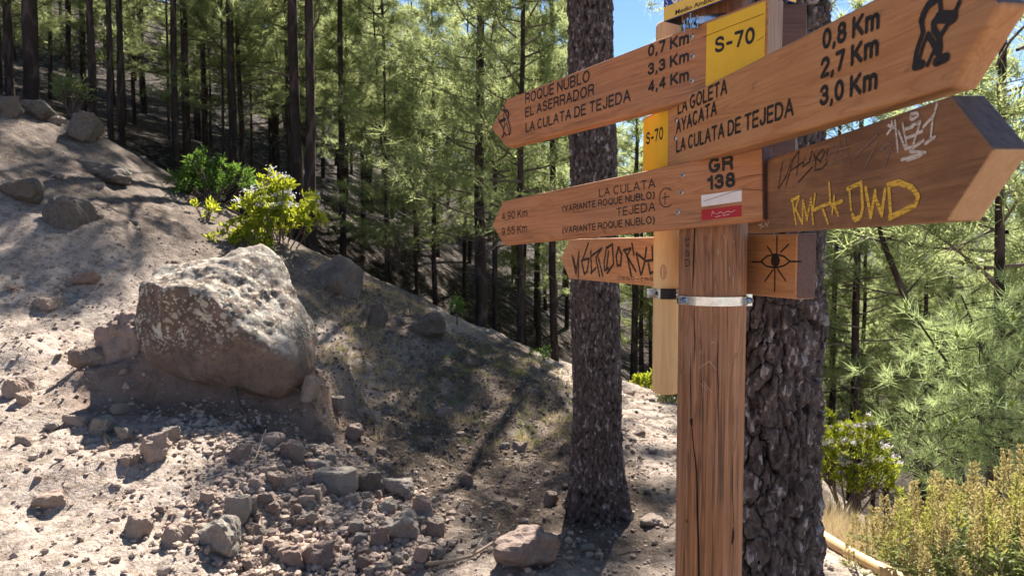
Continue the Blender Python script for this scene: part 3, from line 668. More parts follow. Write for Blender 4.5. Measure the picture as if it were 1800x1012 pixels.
postline([[(1221,400,.003),(1220,440,.0035),(1219,480,.003),(1217,508,.001)], crackline(1221, 540, 640, .0026, .8, 14), crackline(1214, 620, 735, .0026, .8, 14), [(1216,735,.006),(1215,741,.008),(1216,748,.004)],
          [(1216,748,.002),(1220,790,.0026),(1225,830,.0036),(1226,900,.0042),(1228,960,.0045),(1229,1030,.004),(1230,1100,.002)]], 'crack', 'crack', 'long drying crack down the post')
postline([crackline(1253, 410, 560, .0012, .6), crackline(1261, 600, 760, .0017, .8, drift=2), crackline(1232, 560, 800, .0010, 1., drift=4), crackline(1279, 420, 700, .0008, .6), crackline(1294, 380, 520, .0008, .6),
          crackline(1287, 800, 1012, .0013, .8, drift=3), crackline(1252, 780, 1012, .0008, .8), crackline(1204, 800, 1012, .0008, .8), [(1288,925,.001),(1289,935,.006),(1288,948,.007),(1286,957,.001)],
          [(1207,911,.001),(1208,915,.004),(1207,919,.001)]], 'crack', 'crack')
qz = lambda x, y: (1130+x/5.62, 380+y/5.62)
def poststroke(lines, w, mat, name, label=None):
    b = MB()
    for ln in lines:
        ps = [cyl(*qz(x, y)) for x, y in ln]
        for p, q in zip(ps[:-1], ps[1:]):
            d = q-p; d = d/np.linalg.norm(d); rn = np.array([p[0], p[1], 0])/PR; sd = np.cross(d, rn)*w/2; o = rn*.0009
            b.add([p-sd-d*w*.4+o, q-sd+d*w*.4+o, q+sd+d*w*.4+o, p+sd-d*w*.4+o], [(0,1,2,3)])
    ob = b.build(name, M[mat], post_root)
    if label: ob['label'] = label
poststroke([[(420,210),(422,238)], [(450,205),(452,238)], [(418,238),(458,236)], [(425,252),(424,290),(448,296),(458,270)], [(458,345),(425,340),(424,388),(460,390),(460,365),(445,362)],
            [(420,425),(424,494),(458,486),(468,455),(452,432),(420,428)]], .0022, 'black', 'lettering', 'small carved letters reading down the post')
poststroke([[(565,1350),(700,1235)], [(700,1235),(850,1470)], [(560,1495),(660,1430)], [(660,1430),(720,1510)], [(570,1650),(640,1720)], [(600,1640),(680,1735)], [(350,1400),(375,1430)], [(350,1520),(410,1530)],
            [(365,1550),(380,1590)], [(430,1180),(430,1360)], [(800,180),(820,280)], [(890,250),(900,260)], [(850,500),(860,600)], [(740,330),(745,380)], [(890,600),(890,700)]], .0007, 'scratch', 'scratches')

# blue and yellow notice box round the top of the post
zb = H0+.54
Lc = np.array([.3627, 1.80]); dN = np.array([.533, -.846]); dS = np.array([.824, .566])
Nc = Lc+.26*dN; Rc = Nc+.154*dS; Kc = Lc+.154*dS
box = MB(); T_ = .003
def panel(mb, a, b, z0, z1, m, out):
    a = np.array(a); b = np.array(b); o = np.array(out)
    V = [(*(a), z0), (*(b), z0), (*(b), z1), (*(a), z1)]; W = [(*(a-o*T_), z0), (*(b-o*T_), z0), (*(b-o*T_), z1), (*(a-o*T_), z1)]
    V = [(x-PX, y-PY, z) for x, y, z in V]; W = [(x-PX, y-PY, z) for x, y, z in W]
    mb.add(V+W, [(0,1,2,3),(0,4,5,1),(1,5,6,2),(2,6,7,3),(3,7,4,0)], m); mb.add(W, [(3,2,1,0)], 1)
oF = np.array([-.846, -.533]); oR = np.array([.566, -.824]); oL = -oR
panel(box, Lc, Nc, zb, zb+.32, 0, oF); panel(box, Nc, Rc, zb, zb+.32, 0, oR); panel(box, Kc, Lc, zb, zb+.32, 0, oL)
box.add([(p[0]-PX, p[1]-PY, zb+.3205) for p in (Lc, Nc, Rc, Kc)], [(0,1,2,3)], 1)
bx = box.build('notice_box', [M['blue'], M['inside']], post_root); bx['label'] = 'blue and yellow enamel notice box open underneath'
def strip(a, b, z0, z1, out, mat, name, parent):
    o = np.array(out); V = []
    for off in (.0009, .0002): V += [(*(np.array(p)+o*off-np.array([PX, PY])), z) for p, z in ((a, z0), (b, z0), (b, z1), (a, z1))]
    return link(name, mesh(name, V, [(0,1,2,3),(0,4,5,1),(1,5,6,2),(2,6,7,3),(3,7,4,0)]), M[mat], parent)
strip(Lc+dN*.001, Nc-dN*.001, zb+.001, zb+.033, oF, 'sign_yellow', 'yellow_band', bx); strip(Nc+dS*.001, Rc-dS*.001, zb+.001, zb+.020, oR, 'sign_yellow', 'yellow_band', bx)
class FaceText:
    def put(s, body, u0, u1, z0, cap, bold, mat):
        me, co = text_mesh(body, bold); f = (co[:,0]-co[:,0].min())/np.ptp(co[:,0]); u = u0+f*(u1-u0)
        xy = Lc[None,:]+dN[None,:]*u[:,None]+oF[None,:]*.0016-np.array([[PX, PY]])
        V = np.stack([xy[:,0], xy[:,1], zb+z0+co[:,1]/CAPH*cap], 1); me.vertices.foreach_set('co', V.astype(np.float32).ravel()); me.update(); me.materials.clear(); me.name = 'lettering'
        link('lettering', me, M[mat], bx)
def fu(px, py):
    d = ray(px, py); nn = np.array([-dN[1], dN[0]]); q = (Lc @ nn)/(d[:2] @ nn); return (d[:2]*q-Lc) @ dN, d[2]*q+H0-zb
FT = FaceText(); u0, zz0 = fu(1188, 27); u1, _ = fu(1258, 0)
FT.put('Medio Ambiente', u0, u0+(u1-u0)*1.16, zz0, .0105, .012, 'inside')
u0, zz0 = fu(1181, 8); u1, _ = fu(1204, 0); FT.put('Gran Canaria', u0, u0+(u1-u0)*4.4, zz0, .03, .02, 'white')
u0, zz0 = fu(1171, 12); FT.put('S', u0, u0+.008, zz0, .018, -.01, 'white')
# clamp with bolts under the box
def ring(mb, r, z0, z1, th=.0025, n=64, m=0, a0=0, a1=2*math.pi, c=(0,0)):
    full = abs(a1-a0-2*math.pi) < 1e-6; k = n if full else n+1; V = []
    for i in range(k):
        q = a0+(a1-a0)*i/n
        for rr, z in ((r, z0), (r+th, z0), (r+th, z1), (r, z1)): V.append((c[0]+rr*math.cos(q), c[1]+rr*math.sin(q), z))
    Fc = []
    for i in range(n):
        j = (i+1) % k
        for e in range(4): Fc.append((i*4+e, j*4+e, j*4+(e+1)%4, i*4+(e+1)%4))
    if not full: Fc += [(0,1,2,3), (n*4+3, n*4+2, n*4+1, n*4)]
    mb.add(V, Fc, m)
cl = MB(); zc = H0+.520
ring(cl, PR+.0005, zc-.012, zc+.014)
for px, py0, py1 in ((1203, 58, 36), (1214, 52, 24), (1226, 50, 28)):
    a = P(px, py0, 1.69)-[PX, PY, 0]; b_ = P(px, py1, 1.69)-[PX, PY, 0]; cl.tube([a, b_], .0022, 8)
    cl.tube([a+(b_-a)*.35, a+(b_-a)*.6], .006, 6)
a = P(1216, 42, 1.70)-[PX, PY, 0]; cl.box(a-[.012, .004, .010], a+[.012, .004, .012])
cl.build('clamp', M['metal'], post_root)

# ------------------------------------------------------------------ new pale pole strapped behind the post
QX, QY, QR = .430, 2.05, .0375
pole_root = tag(empty('support_pole', (QX, QY, 0)), 'pale new round pole strapped beside the brown signpost with a metal clamp', 'pole')
zbot = P(1170, 690, QY)[2]
V, Fc = lathe([(QR-.008, zbot), (QR-.002, zbot+.003), (QR, zbot+.010), (QR, H0+.60), (QR-.004, H0+.61)], 48)
pl = link('pole', mesh('pole', V, Fc, True), M['pole'], pole_root)
kn = MB()
def polept(px, py):
    d = ray(px, py); a = d[0]**2+d[1]**2; b = -2*(d[0]*QX+d[1]*QY); c = QX*QX+QY*QY-QR*QR; q = (-b-math.sqrt(max(0, b*b-4*a*c)))/(2*a); p = d*q; return np.array([p[0]-QX, p[1]-QY, p[2]+H0])
kp = [polept(1166+6.0*math.cos(q), 478+14*math.sin(q)) for q in np.linspace(0, 2*math.pi, 18, endpoint=False)]
kn.add([p*np.array([1.012, 1.012, 1]) for p in kp], [tuple(range(18))]); kn.build('knot', M['end_tan'], pl)
st = MB(); zs = P(1252, 530, PY-PR)[2]; hh = .0105
ring(st, PR+.0012, zs-hh, zs+hh, .003, 72, 0, c=(PX-QX, PY-QY))
ring(st, PR+.0040, zs-hh, zs-hh+.005, .0018, 48, 0, R(195), R(345), c=(PX-QX, PY-QY)); ring(st, PR+.0040, zs+hh-.005, zs+hh, .0018, 48, 0, R(195), R(345), c=(PX-QX, PY-QY))
for ang in (R(203), R(335)):
    c = np.array([PX-QX+math.cos(ang)*(PR+.006), PY-QY+math.sin(ang)*(PR+.006), zs]); d = np.array([math.cos(ang), math.sin(ang), 0])
    st.tube([c-d*.004, c+d*.006], .0075, 10); st.tube([c+d*.006, c+d*.010], .0045, 8)
c = np.array([PX-QX+math.cos(R(345))*(PR+.004), PY-QY+math.sin(R(345))*(PR+.004), zs]); st.box(c-[.006, .006, .014], c+[.008, .006, .014])
a = np.array([.025, -.035, zs]); b_ = np.array([PX-QX-.075, PY-QY+.04, zs])
for q in (-.008, .008): st.tube([a+[0, 0, q], b_+[0, 0, q]], .0035, 8)
st.box(a-[.012, .006, .013], a+[.010, .008, .013])
ring(st, QR+.0010, zs-.013, zs+.013, .0022, 40, 0)
st.box((-QR-.022, -.020, zs-.012), (-QR+.004, -.004, zs+.012)); st.tube([(-QR-.012, -.030, zs), (-QR-.012, .004, zs)], .006, 8)
st.build('clamp', M['metal'], pole_root, smooth=False)
rb = MB(); ring(rb, QR+.0034, zs-.0145, zs+.0145, .0035, 24, 0, R(235), R(292)); rb.build('rubber_pad', M['rubber'], pole_root)
# ------------------------------------------------------------------ rocks
def star_rock(planes, sub=4, p=10.0, amp=.06, fs=2.5, seed=0, octv=5):
    bm = bmesh.new(); bmesh.ops.create_icosphere(bm, subdivisions=sub, radius=1.0)
    co = np.array([v.co[:] for v in bm.verts]); Fc = np.array([[v.index for v in f.verts] for f in bm.faces]); bm.free()
    N = np.array([q[0] for q in planes], float); D_ = np.array([q[1] for q in planes], float); N /= np.linalg.norm(N, axis=1)[:,None]
    q = np.maximum(co @ N.T, 0)/D_[None,:]; r = (q**p).sum(1)**(-1/p); V = co*r[:,None]
    s_ = np.ptp(V, axis=0).mean()
    V = V + co*(amp*s_*fbm(V*fs/s_ + seed*3.1, octv, seed, .55))[:,None]
    return V, Fc
stone_meshes = []
for k in range(12):
    rr = np.random.default_rng(100+k); pl_ = []
    for j in range(11):
        n = rr.normal(size=3); pl_.append((n/np.linalg.norm(n), rr.uniform(.62, 1.0)))
    pl_ += [((0,0,1), rr.uniform(.55,.85)), ((0,0,-1), .7), ((1,0,0), 1.1), ((-1,0,0), 1.1), ((0,1,0), .95), ((0,-1,0), .95)]
    V, Fc = star_rock(pl_, 4, 20, .085, 3.0, k)
    e = np.ptp(V, axis=0); V = V/e*2                  # unit extents
    stone_meshes.append(('stone', V, Fc))
mesh_cache = {}
def stone_mesh(k, mat):
    if (k, mat) not in mesh_cache:
        me = mesh('stone', stone_meshes[k][1], stone_meshes[k][2], False); me.materials.append(M[mat]); mesh_cache[(k, mat)] = me
    return mesh_cache[(k, mat)]
smooth_cache = {}
def put_stone(x, y, sx, sy, sz, label, group=None, mat='stone', k=None, rz=None, sink=.25, name='stone', tilt=.15):
    k = int(rng.integers(12)) if k is None else k
    o = bpy.data.objects.new(name, stone_mesh(k, mat)); COL.objects.link(o)
    z = float(hgt(x, y)[0]); o.location = (x, y, z + sz*(1-2*sink)*.9)
    o.scale = (sx, sy, sz); o.rotation_euler = (rng.uniform(-tilt, tilt), rng.uniform(-tilt, tilt), rng.uniform(-.5, .5) if rz is None else rz)
    return tag(o, label, 'rock' if max(sx, sz) > .12 else 'stone', group)
def px_stone(px, pybase, w, h, label, mat='stone', k=None, rz=None, name='stone', group=None, sink=.22, depth=None, y0=2.4):
    g = ground_at(px, pybase, y0); s = g[1]/F
    return put_stone(g[0], g[1]+w*s*.35, w*s/2, (depth or w*s*.8)/2 if depth is None else depth/2, h*s/2*1.12, label, group, mat, k, rz, sink, name)

# the big boulder: hull of measured corner points
pts = [(-.61,-.1,.27),(-.2,-.40,.27),(.1,-.42,.16),(.3,-.40,-.07),(.62,-.25,-.31),(-.585,-.1,-.08),(-.47,-.24,-.34),(.02,-.32,-.44),(.5,-.22,-.53),(.64,-.1,-.37),
       (-.50,.1,.38),(-.26,.2,.46),(.18,.3,.55),(.31,.32,.47),(.43,.35,.26),(.585,.3,-.08),(-.5,.45,.1),(.2,.6,.2),(.55,.5,-.3),(-.5,.4,-.5),(.5,.5,-.6),(0,-.05,-.6),(-.45,.05,-.5),(.5,.05,-.62)]
bm = bmesh.new(); vs = [bm.verts.new(p) for p in pts]; bmesh.ops.convex_hull(bm, input=vs); bmesh.ops.recalc_face_normals(bm, faces=bm.faces[:])
pls = [(tuple(f.normal), f.normal.dot(f.calc_center_median())) for f in bm.faces if f.calc_area() > 1e-5]; bm.free()
V, Fc = star_rock(pls, 6, 50, .024, 3.6, 3, 6)
up = np.clip(V[:,2]+.15, 0, 1)
rg_ = 1-np.abs(fbm(V*np.array([4.2, 4.2, 6.0])+9, 5, 12, .55)); V[:,2] += (.040*(rg_-.7) )*np.clip(up*3, 0, 1)
nq = V/np.linalg.norm(V, axis=1)[:,None]; V += nq*(.008*fbm(V*22, 4, 31, .6))[:,None] - nq*(.026*np.clip(fbm(V*5, 5, 77, .6)-.15, 0, 1))[:,None]
bc = P(393, 560, 5.42)
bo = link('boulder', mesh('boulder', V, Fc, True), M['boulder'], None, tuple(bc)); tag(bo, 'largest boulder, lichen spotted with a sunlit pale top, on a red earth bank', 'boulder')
# lower earth-stained rock beside it
V, Fc = star_rock([((0,0,1),.17),((-1,.1,.35),.17),((-.6,-.8,.25),.16),((.2,-1,.1),.17),((1,0,0),.25),((0,1,0),.2),((0,0,-1),.3),((-.6,.3,.8),.19),((.3,-.6,.9),.17)], 5, 14, .11, 3.4, 9)
q = P(208, 572, 5.4); ob = link('rock', mesh('rock', V*.82, Fc, True), M['stone_red'], None, tuple(q-np.array([-.03, 0, .06]))); tag(ob, 'low red earthy rock leaning against the left side of the big boulder', 'rock')
for px, py, w, h, lab, mat, k in [
    (510,815,44,42,'blocky tan stone at the top of the loose heap, right under the boulder','stone_red',0),
    (578,862,84,50,'broad grey stone half in shade in the middle of the heap','stone_grey',1),
    (642,860,66,46,'dark shaded stone beside the broad grey one in the heap','stone_dark',2),
    (262,835,54,46,'pale capped stone at the lower edge of the boulder shadow','stone',3),
    (226,834,34,22,'small white stone touching the pale capped stone','stone',4),
    (168,772,54,36,'rounded grey stone inside the tip of the boulder shadow','stone_grey',5),
    (132,757,42,24,'flat brown stone on the left edge of the boulder shadow','stone',6),
    (291,800,42,32,'rounded stone in the shadow directly under the boulder','stone_grey',7),
    (215,790,34,26,'smaller rounded stone deep in the boulder shadow','stone_grey',8),
    (384,968,92,76,'large grey lichen rock in the left foreground','stone_grey',9),
    (234,940,52,42,'tilted stone with a dark undercut left of the foreground pale stone','stone',10),
    (303,952,58,44,'pale lumpy stone left of the large grey lichen rock','stone',11),
    (80,878,56,24,'flat slab lying tilted on the sunlit dust at far left','stone',2),
    (552,985,64,50,'pinkish angular stone at the bottom of the heap','stone_red',3),
    (556,1018,38,30,'reddish stone cut by the bottom of the picture','stone_red',0),
    (497,972,38,32,'rounded pale stone left of the pinkish angular one','stone',7),
    (706,868,58,34,'flat topped grey stone on the right edge of the heap','stone_grey',6),
    (742,924,44,62,'upright square block at the right end of the heap','stone_red',0),
    (712,946,78,52,'wide grey wedge in front of the upright block','stone_grey',9),
    (661,952,38,44,'tan block left of the wide grey wedge','stone_red',3),
    (634,982,30,32,'tan stone at the lower end of the heap','stone_red',5),
    (540,892,36,28,'leaning slab in the middle of the heap','stone',2),
    (560,872,32,24,'small bright stone against the broad grey stone','stone',4),
    (922,1036,124,74,'wide foreground rock with a flat sunlit top at the bottom edge','stone_red',9),
    (821,840,22,30,'small dark stone standing alone on the bare slope','stone_red',0),
    (776,732,42,30,'reddish stone bedded in the shaded slope','stone_red',3),
    (656,742,30,28,'light stone above the heap on the slope','stone',8),
    (638,732,20,18,'tiny light stone beside the light stone on the slope','stone',4),
    (543,722,36,44,'stone wedged under the right end of the boulder','stone',10),
    (588,712,30,24,'grey stone just right of the boulder foot','stone_grey',1),
    (618,770,40,30,'purple grey stone between boulder and heap','stone_red',5),
    (18,696,48,34,'sunlit stone cut by the left edge of the picture','stone',11),
    (152,642,64,40,'broad tan stone in front of the red earthy rock','stone_red',6),
    (75,545,52,22,'low flat stone on the sunlit left slope','stone',2),
    (140,500,52,20,'low stone above the red earthy rock','stone_red',7),
    (36,358,72,46,'grey rock on the upper slope at the left edge','stone_dark',9),
    (104,396,84,66,'brown shaded rock on the upper left slope','stone_dark',11),
    (134,252,68,50,'rounded grey rock on the upper left crest','stone_dark',5),
    (55,213,56,34,'grey rock at the foot of the thick far left trunk','stone_dark',8),
    (94,222,30,16,'small pale rock beside the grey crest rock','stone',4),
    (5,212,40,40,'rock on the crest at the very left edge','stone_dark',3),
    (182,318,96,34,'flat outcrop ledge on the upper slope','stone_dark',6),
    (661,574,42,46,'rounded grey rock right of the tall leaning rock','stone_dark',5),
    (756,600,84,46,'dark flat rock half sunk in the grassy bank','stone_dark',9),
    (969,884,28,24,'small stone left of the near pine trunk','stone_red',10),
    (915,792,26,20,'small stone on the sunny edge of the slope','stone_red',7),
    (888,786,20,14,'smaller dark stone beside that one on the slope edge','stone_grey',2),
    (1152,915,48,16,'flat stone between the near pine and the signpost','stone',6),
    (1110,690,20,12,'small stone at the path edge behind the near pine','stone',4)]:
    px_stone(px, py, w, h, lab, mat, k, name='rock' if w > 60 else 'stone')

V, Fc = star_rock([((-.5,-.75,.45),.20),((.75,-.6,.25),.22),((.1,-.9,-.4),.16),((.9,.2,.1),.25),((-.75,.1,.5),.27),((.35,.2,.9),.34),((0,1,.2),.3),((0,0,-1),.45),((-.9,-.2,-.3),.30),((.55,-.3,.75),.32)], 5, 26, .05, 3.2, 41, 6)
g = P(588, 512, 8.35); o = link('rock', mesh('rock', V*1.12, Fc, True), M['stone_dark'], None, tuple(g), (0, R(14), 0)); tag(o, 'tall leaning dark rock behind the boulder on the right', 'rock')

# loose heap of small stones: each one an object
hp = [(420,800),(470,780),(560,800),(620,830),(690,830),(770,900),(800,1000),(700,1012),(560,1012),(430,1012),(400,900)]
def inside(px, py, poly):
    c = False; j = len(poly)-1
    for i in range(len(poly)):
        if (poly[i][1] > py) != (poly[j][1] > py) and px < (poly[j][0]-poly[i][0])*(py-poly[i][1])/(poly[j][1]-poly[i][1])+poly[i][0]: c = not c
        j = i
    return c
n = 0
while n < 150:
    px, py = rng.uniform(380, 830), rng.uniform(770, 1025)
    if not inside(px, py, hp): continue
    w = float(np.clip(rng.lognormal(3.0, .42), 10, 52)); px_stone(px, py, w, w*rng.uniform(.6, .95), 'small angular pinkish stone in the loose heap below the boulder', ['stone','stone_red','stone_grey','stone_grey'][n % 4], group='small stones of the loose heap', sink=.15); n += 1
n = 0
while n < 42:
    px, py = rng.uniform(0, 420), rng.uniform(560, 1020)
    if (px-390)**2/170**2+(py-650)**2/110**2 < 1: continue
    w = float(np.clip(rng.lognormal(2.5, .4), 6, 34)); px_stone(px, py, w, w*rng.uniform(.45, .75), 'small stone half buried in the pale dust of the lower left slope', ['stone','stone','stone_red','stone_grey'][n % 4], group='stones in the pale dust'); n += 1
n = 0
while n < 42:
    px, py = rng.uniform(540, 1180), rng.uniform(640, 1000)
    if inside(px, py, hp): continue
    w = float(np.clip(rng.lognormal(2.35, .4), 5, 26)); px_stone(px, py, w, w*rng.uniform(.45, .8), 'small stone scattered on the slope right of the boulder', ['stone_red','stone','stone_grey'][n % 3], group='stones on the right slope'); n += 1
n = 0
while n < 24:
    px, py = rng.uniform(0, 430), rng.uniform(250, 550)
    w = float(np.clip(rng.lognormal(2.6, .4), 6, 30)); px_stone(px, py, w, w*rng.uniform(.4, .7), 'small stone on the upper left slope', ['stone_red','stone','stone_grey'][n % 3], group='stones on the upper slope'); n += 1

# gravel and crumbs of earth: nobody could count these
bm = bmesh.new(); bmesh.ops.create_icosphere(bm, subdivisions=1, radius=1.0); ico = np.array([v.co[:] for v in bm.verts]); icf = np.array([[v.index for v in f.verts] for f in bm.faces]); bm.free()
def gravel(name, n, xr, yr, r0, r1, mat, mask, label):
    x = rng.uniform(*xr, n*3); y = rng.uniform(*yr, n*3); k = mask(x, y) > rng.uniform(0, 1, n*3); x, y = x[k][:n], y[k][:n]; n = len(x)
    z = hgt(x, y); r = np.clip(r0*np.exp(rng.normal(0, .45, n)), r0*.4, r1)
    sc = r[:,None]*rng.uniform(.6, 1.3, (n, 3)); sc[:,2] *= .75
    V = ico[None]*(1+rng.uniform(-.28, .28, (n, len(ico), 1)))*sc[:,None,:]
    th = rng.uniform(0, 6.28, n); c, s = np.cos(th), np.sin(th); X = V[:,:,0]*c[:,None]-V[:,:,1]*s[:,None]; Y = V[:,:,0]*s[:,None]+V[:,:,1]*c[:,None]
    V = np.stack([X+x[:,None], Y+y[:,None], V[:,:,2]+(z+r*.3)[:,None]], 2)
    Fc = (icf[None]+(np.arange(n)*len(ico))[:,None,None]).reshape(-1, 3)
    o = link(name, mesh(name, V.reshape(-1, 3), Fc, False), M[mat]); o['kind'] = 'stuff'; o['label'] = label; return o
def heapmask(x, y):
    return .10+.9*np.exp(-(((x+1.15)/.75)**2+((y-4.35)/.55)**2)) + .7*np.exp(-(((x+1.75)/.7)**2+((y-4.75)/.3)**2))
gravel('gravel', 6500, (-4.2, 1.6), (3.1, 6.6), .010, .035, 'stone', heapmask, 'loose fine gravel over the dusty slope')
gravel('heap_gravel', 4200, (-2.2, .1), (3.3, 5.1),   .012, .03, 'stone', lambda x, y: np.exp(-(((x+1.1)/.6)**4+((y-4.1)/.55)**4))+.6*np.exp(-(((x+1.6)/.6)**2+((y-4.75)/.25)**2)), 'fine broken stone filling the heap below the boulder')
gravel('dirt_crumbs', 6000, (-4.4, 1.8), (3.0, 8.5), .007, .02, 'stone_red', lambda x, y: .3+0*x, 'crumbs of dry earth on the slope')
gravel('dark_litter', 5000, (-2.4, 1.0), (4.3, 8.8), .008, .022, 'twig', lambda x, y: .8*sst(4.4, 5.6, y)*sst(-2.4, -1.4, x), 'dark scraps of bark and cones on the shaded bank')

# ------------------------------------------------------------------ blades, needles, leaves
def blades(cent, dirs, length, width, rg, tip=True):
    n = len(cent); d = dirs/np.linalg.norm(dirs, axis=1)[:,None]
    r = rg.normal(size=(n, 3)); s = np.cross(d, r); s /= np.linalg.norm(s, axis=1)[:,None]+1e-9
    L = length*rg.uniform(.75, 1.15, n) if np.isscalar(length) else length
    w = width
    V = np.stack([cent-s*w/2, cent+s*w/2, cent+d*L[:,None]], 1).reshape(-1, 3); return V, np.arange(3*n).reshape(-1, 3)
def leafs(cent, dirs, L, w, rg, fold=.25):
    n = len(cent); d = dirs/np.linalg.norm(dirs, axis=1)[:,None]; r = rg.normal(size=(n, 3)); s = np.cross(d, r); s /= np.linalg.norm(s, axis=1)[:,None]+1e-9
    up = np.cross(s, d); L = L*rg.uniform(.7, 1.2, n)
    V = np.stack([cent, cent+d*(L*.45)[:,None]-s*w/2+up*(w*fold), cent+d*(L*.95)[:,None]-up*(L*.15)[:,None], cent+d*(L*.45)[:,None]+s*w/2+up*(w*fold)], 1).reshape(-1, 3)
    return V, np.arange(4*n).reshape(-1, 4)
def grass(name, n, xr, yr, mask, L, mat, label, w=.004, lean=.5, tuft=0):
    x = rng.uniform(*xr, n*4); y = rng.uniform(*yr, n*4); k = mask(x, y) > rng.uniform(0, 1, n*4); x, y = x[k][:n], y[k][:n]; n = len(x)
    if tuft:
        m_ = len(x)//tuft; x = np.repeat(x[:m_], tuft)+rng.normal(0, .016, m_*tuft); y = np.repeat(y[:m_], tuft)+rng.normal(0, .016, m_*tuft); n = len(x)
    c = np.stack([x, y, hgt(x, y)-.004], 1); d = np.stack([rng.normal(0, lean, n), rng.normal(0, lean, n), np.ones(n)], 1)
    V, Fc = blades(c, d, L*rng.uniform(.4, 1.2, n), w, rng); o = link(name, mesh(name, V, Fc), M[mat]); o['kind'] = 'stuff'; o['label'] = label
def slope_mask(x, y):
    c = vnoise(np.stack([x*2.2, y*2.2, x*0], 1), 66)
    return np.clip(.25+1.3*c, 0, 1)*sst(5.3, 6.4, y)*sst(-2.6, -1.6, x)*(1-sst(.3, .8, x))
grass('dry_grass', 9000, (-2.6, .9), (5.2, 9.0), slope_mask, .10, 'straw', 'thin dry straw coloured grass on the bank', .0045, .7, 14)
grass('green_grass', 2500, (-2.2, .6), (5.4, 8.6), lambda x, y: np.clip(1.6*vnoise(np.stack([x*1.7, y*1.7, x*0], 1), 91), 0, 1)*sst(-2.2, -1.4, x), .08, 'greengrass', 'sparse greenish grass on the bank', .006, .6, 16)
grass('needle_litter', 26000, (-3.2, 1.7), (3.1, 9.0), lambda x, y: np.clip(.30+.3*heapmask(x, y)+.5*sst(4.4, 5.6, y)*sst(-2.2, -1.2, x), 0, 1), .11, 'needle_dry', 'fallen dry pine needles on the ground', .0028, 6.0)
def verge(x, y):
    e = 1.80+(4.0-y)*.13
    return sst(e+.04, e+.12, x)*(1-sst(e+.55, e+.95, x))
grass('dry_verge_grass', 9000, (1.7, 3.2), (3.0, 5.6), verge, .20, 'straw', 'pale dry grass beside the log at the path edge', .0035, .55)

# ------------------------------------------------------------------ near pine trunks with plated bark
def bark_trunk(H, r0, r1, flare, nth, nz_fine, zf, cell, seed, amp, bend=(0, 0)):
    zs_ = np.concatenate([np.linspace(-.35, zf, nz_fine), np.linspace(zf, H, 60)[1:]])
    th = np.arange(nth)/nth*2*math.pi; TH, ZZ = np.meshgrid(th, zs_); f = (ZZ/H); Rr = r0+(r1-r0)*np.clip(f, 0, 1)
    Rr = Rr*(1+.05*vnoise(np.stack([np.cos(TH).ravel()*1.2, np.sin(TH).ravel()*1.2, ZZ.ravel()*.9], 1), seed).reshape(TH.shape))
    Rr += flare*np.exp(-np.clip(ZZ+.05, 0, 9)/.22)*(1+.35*np.sin(TH*4+seed)+.2*np.sin(TH*7))
    ncu = max(6, int(round(2*math.pi*r0/cell))); u = TH/(2*math.pi)*ncu; v = ZZ/(cell*1.9)
    p3 = np.stack([np.cos(TH).ravel()*r0*9, np.sin(TH).ravel()*r0*9, ZZ.ravel()*6], 1)
    wu = (vnoise(p3*.8, seed+5)*.75+.30*vnoise(p3*3.4, seed+15)+.14*vnoise(p3*8, seed+25)).reshape(u.shape); wv = (vnoise(p3*.8, seed+6)*.75+.30*vnoise(p3*3.4, seed+16)+.14*vnoise(p3*8, seed+26)).reshape(u.shape)
    f1, f2, c1, a, b = voro((u+wu).ravel(), (v+wv).ravel(), seed, ncu); e1 = f2-f1
    g1, g2, c2, a2, b2 = voro(((u+wu*.5)*2).ravel(), ((v+wv*.5)*1.9).ravel(), seed+31, ncu*2)
    h1, h2, c3, a3, b3 = voro(((u+wu*.3)*4).ravel(), ((v+wv*.3)*3.2).ravel(), seed+57, ncu*4)
    crack = np.clip((e1-.02)/.12, 0, 1)**.8
    lay = fbm(p3*np.array([1.1, 1.1, .8]), 4, seed+81, .6)*2.2 + c1*1.3; ter = np.floor(lay*2.6); tf = lay*2.6-ter
    ter = ter/2.6*.42; tid = _h((np.floor(lay*2.6)).astype(np.int64), (c1*97).astype(np.int64), (c2*13).astype(np.int64), seed)
    disp = amp*(crack*(.55+.35*c1+ter*.7) + .34*np.clip((g2-g1)/.12, 0, 1)*c2*crack + .34*np.clip((h2-h1)/.18, 0, 1)*c3 + .30*(a*(c1-.5)+b*.45)) + amp*.22*fbm(p3*3.1, 4, seed+3, .6)
    step = np.clip(np.minimum(tf, 1-tf)/.10, 0, 1)
    Rr = Rr + disp.reshape(Rr.shape) - amp*.7
    bx_ = bend[0]*f*f; X = Rr*np.cos(TH)+bend[0]*np.clip(ZZ, 0, H)/H; Y = Rr*np.sin(TH)+bend[1]*np.clip(ZZ, 0, H)/H
    V = np.stack([X.ravel(), Y.ravel(), ZZ.ravel()], 1); nz_ = len(zs_); ii = np.arange(nz_*nth).reshape(nz_, nth); jj = np.roll(ii, -1, 1)
    Fc = np.stack([ii[:-1].ravel(), jj[:-1].ravel(), jj[1:].ravel(), ii[1:].ravel()], 1)
    me = mesh('trunk', V, Fc, True); attr(me, 'tone', .30*tid+.50*c3+.20*c2); attr(me, 'edge', np.minimum(np.minimum(crack**1.3, .10+step), np.clip((g2-g1)/.10+.10, 0, 1))); return me

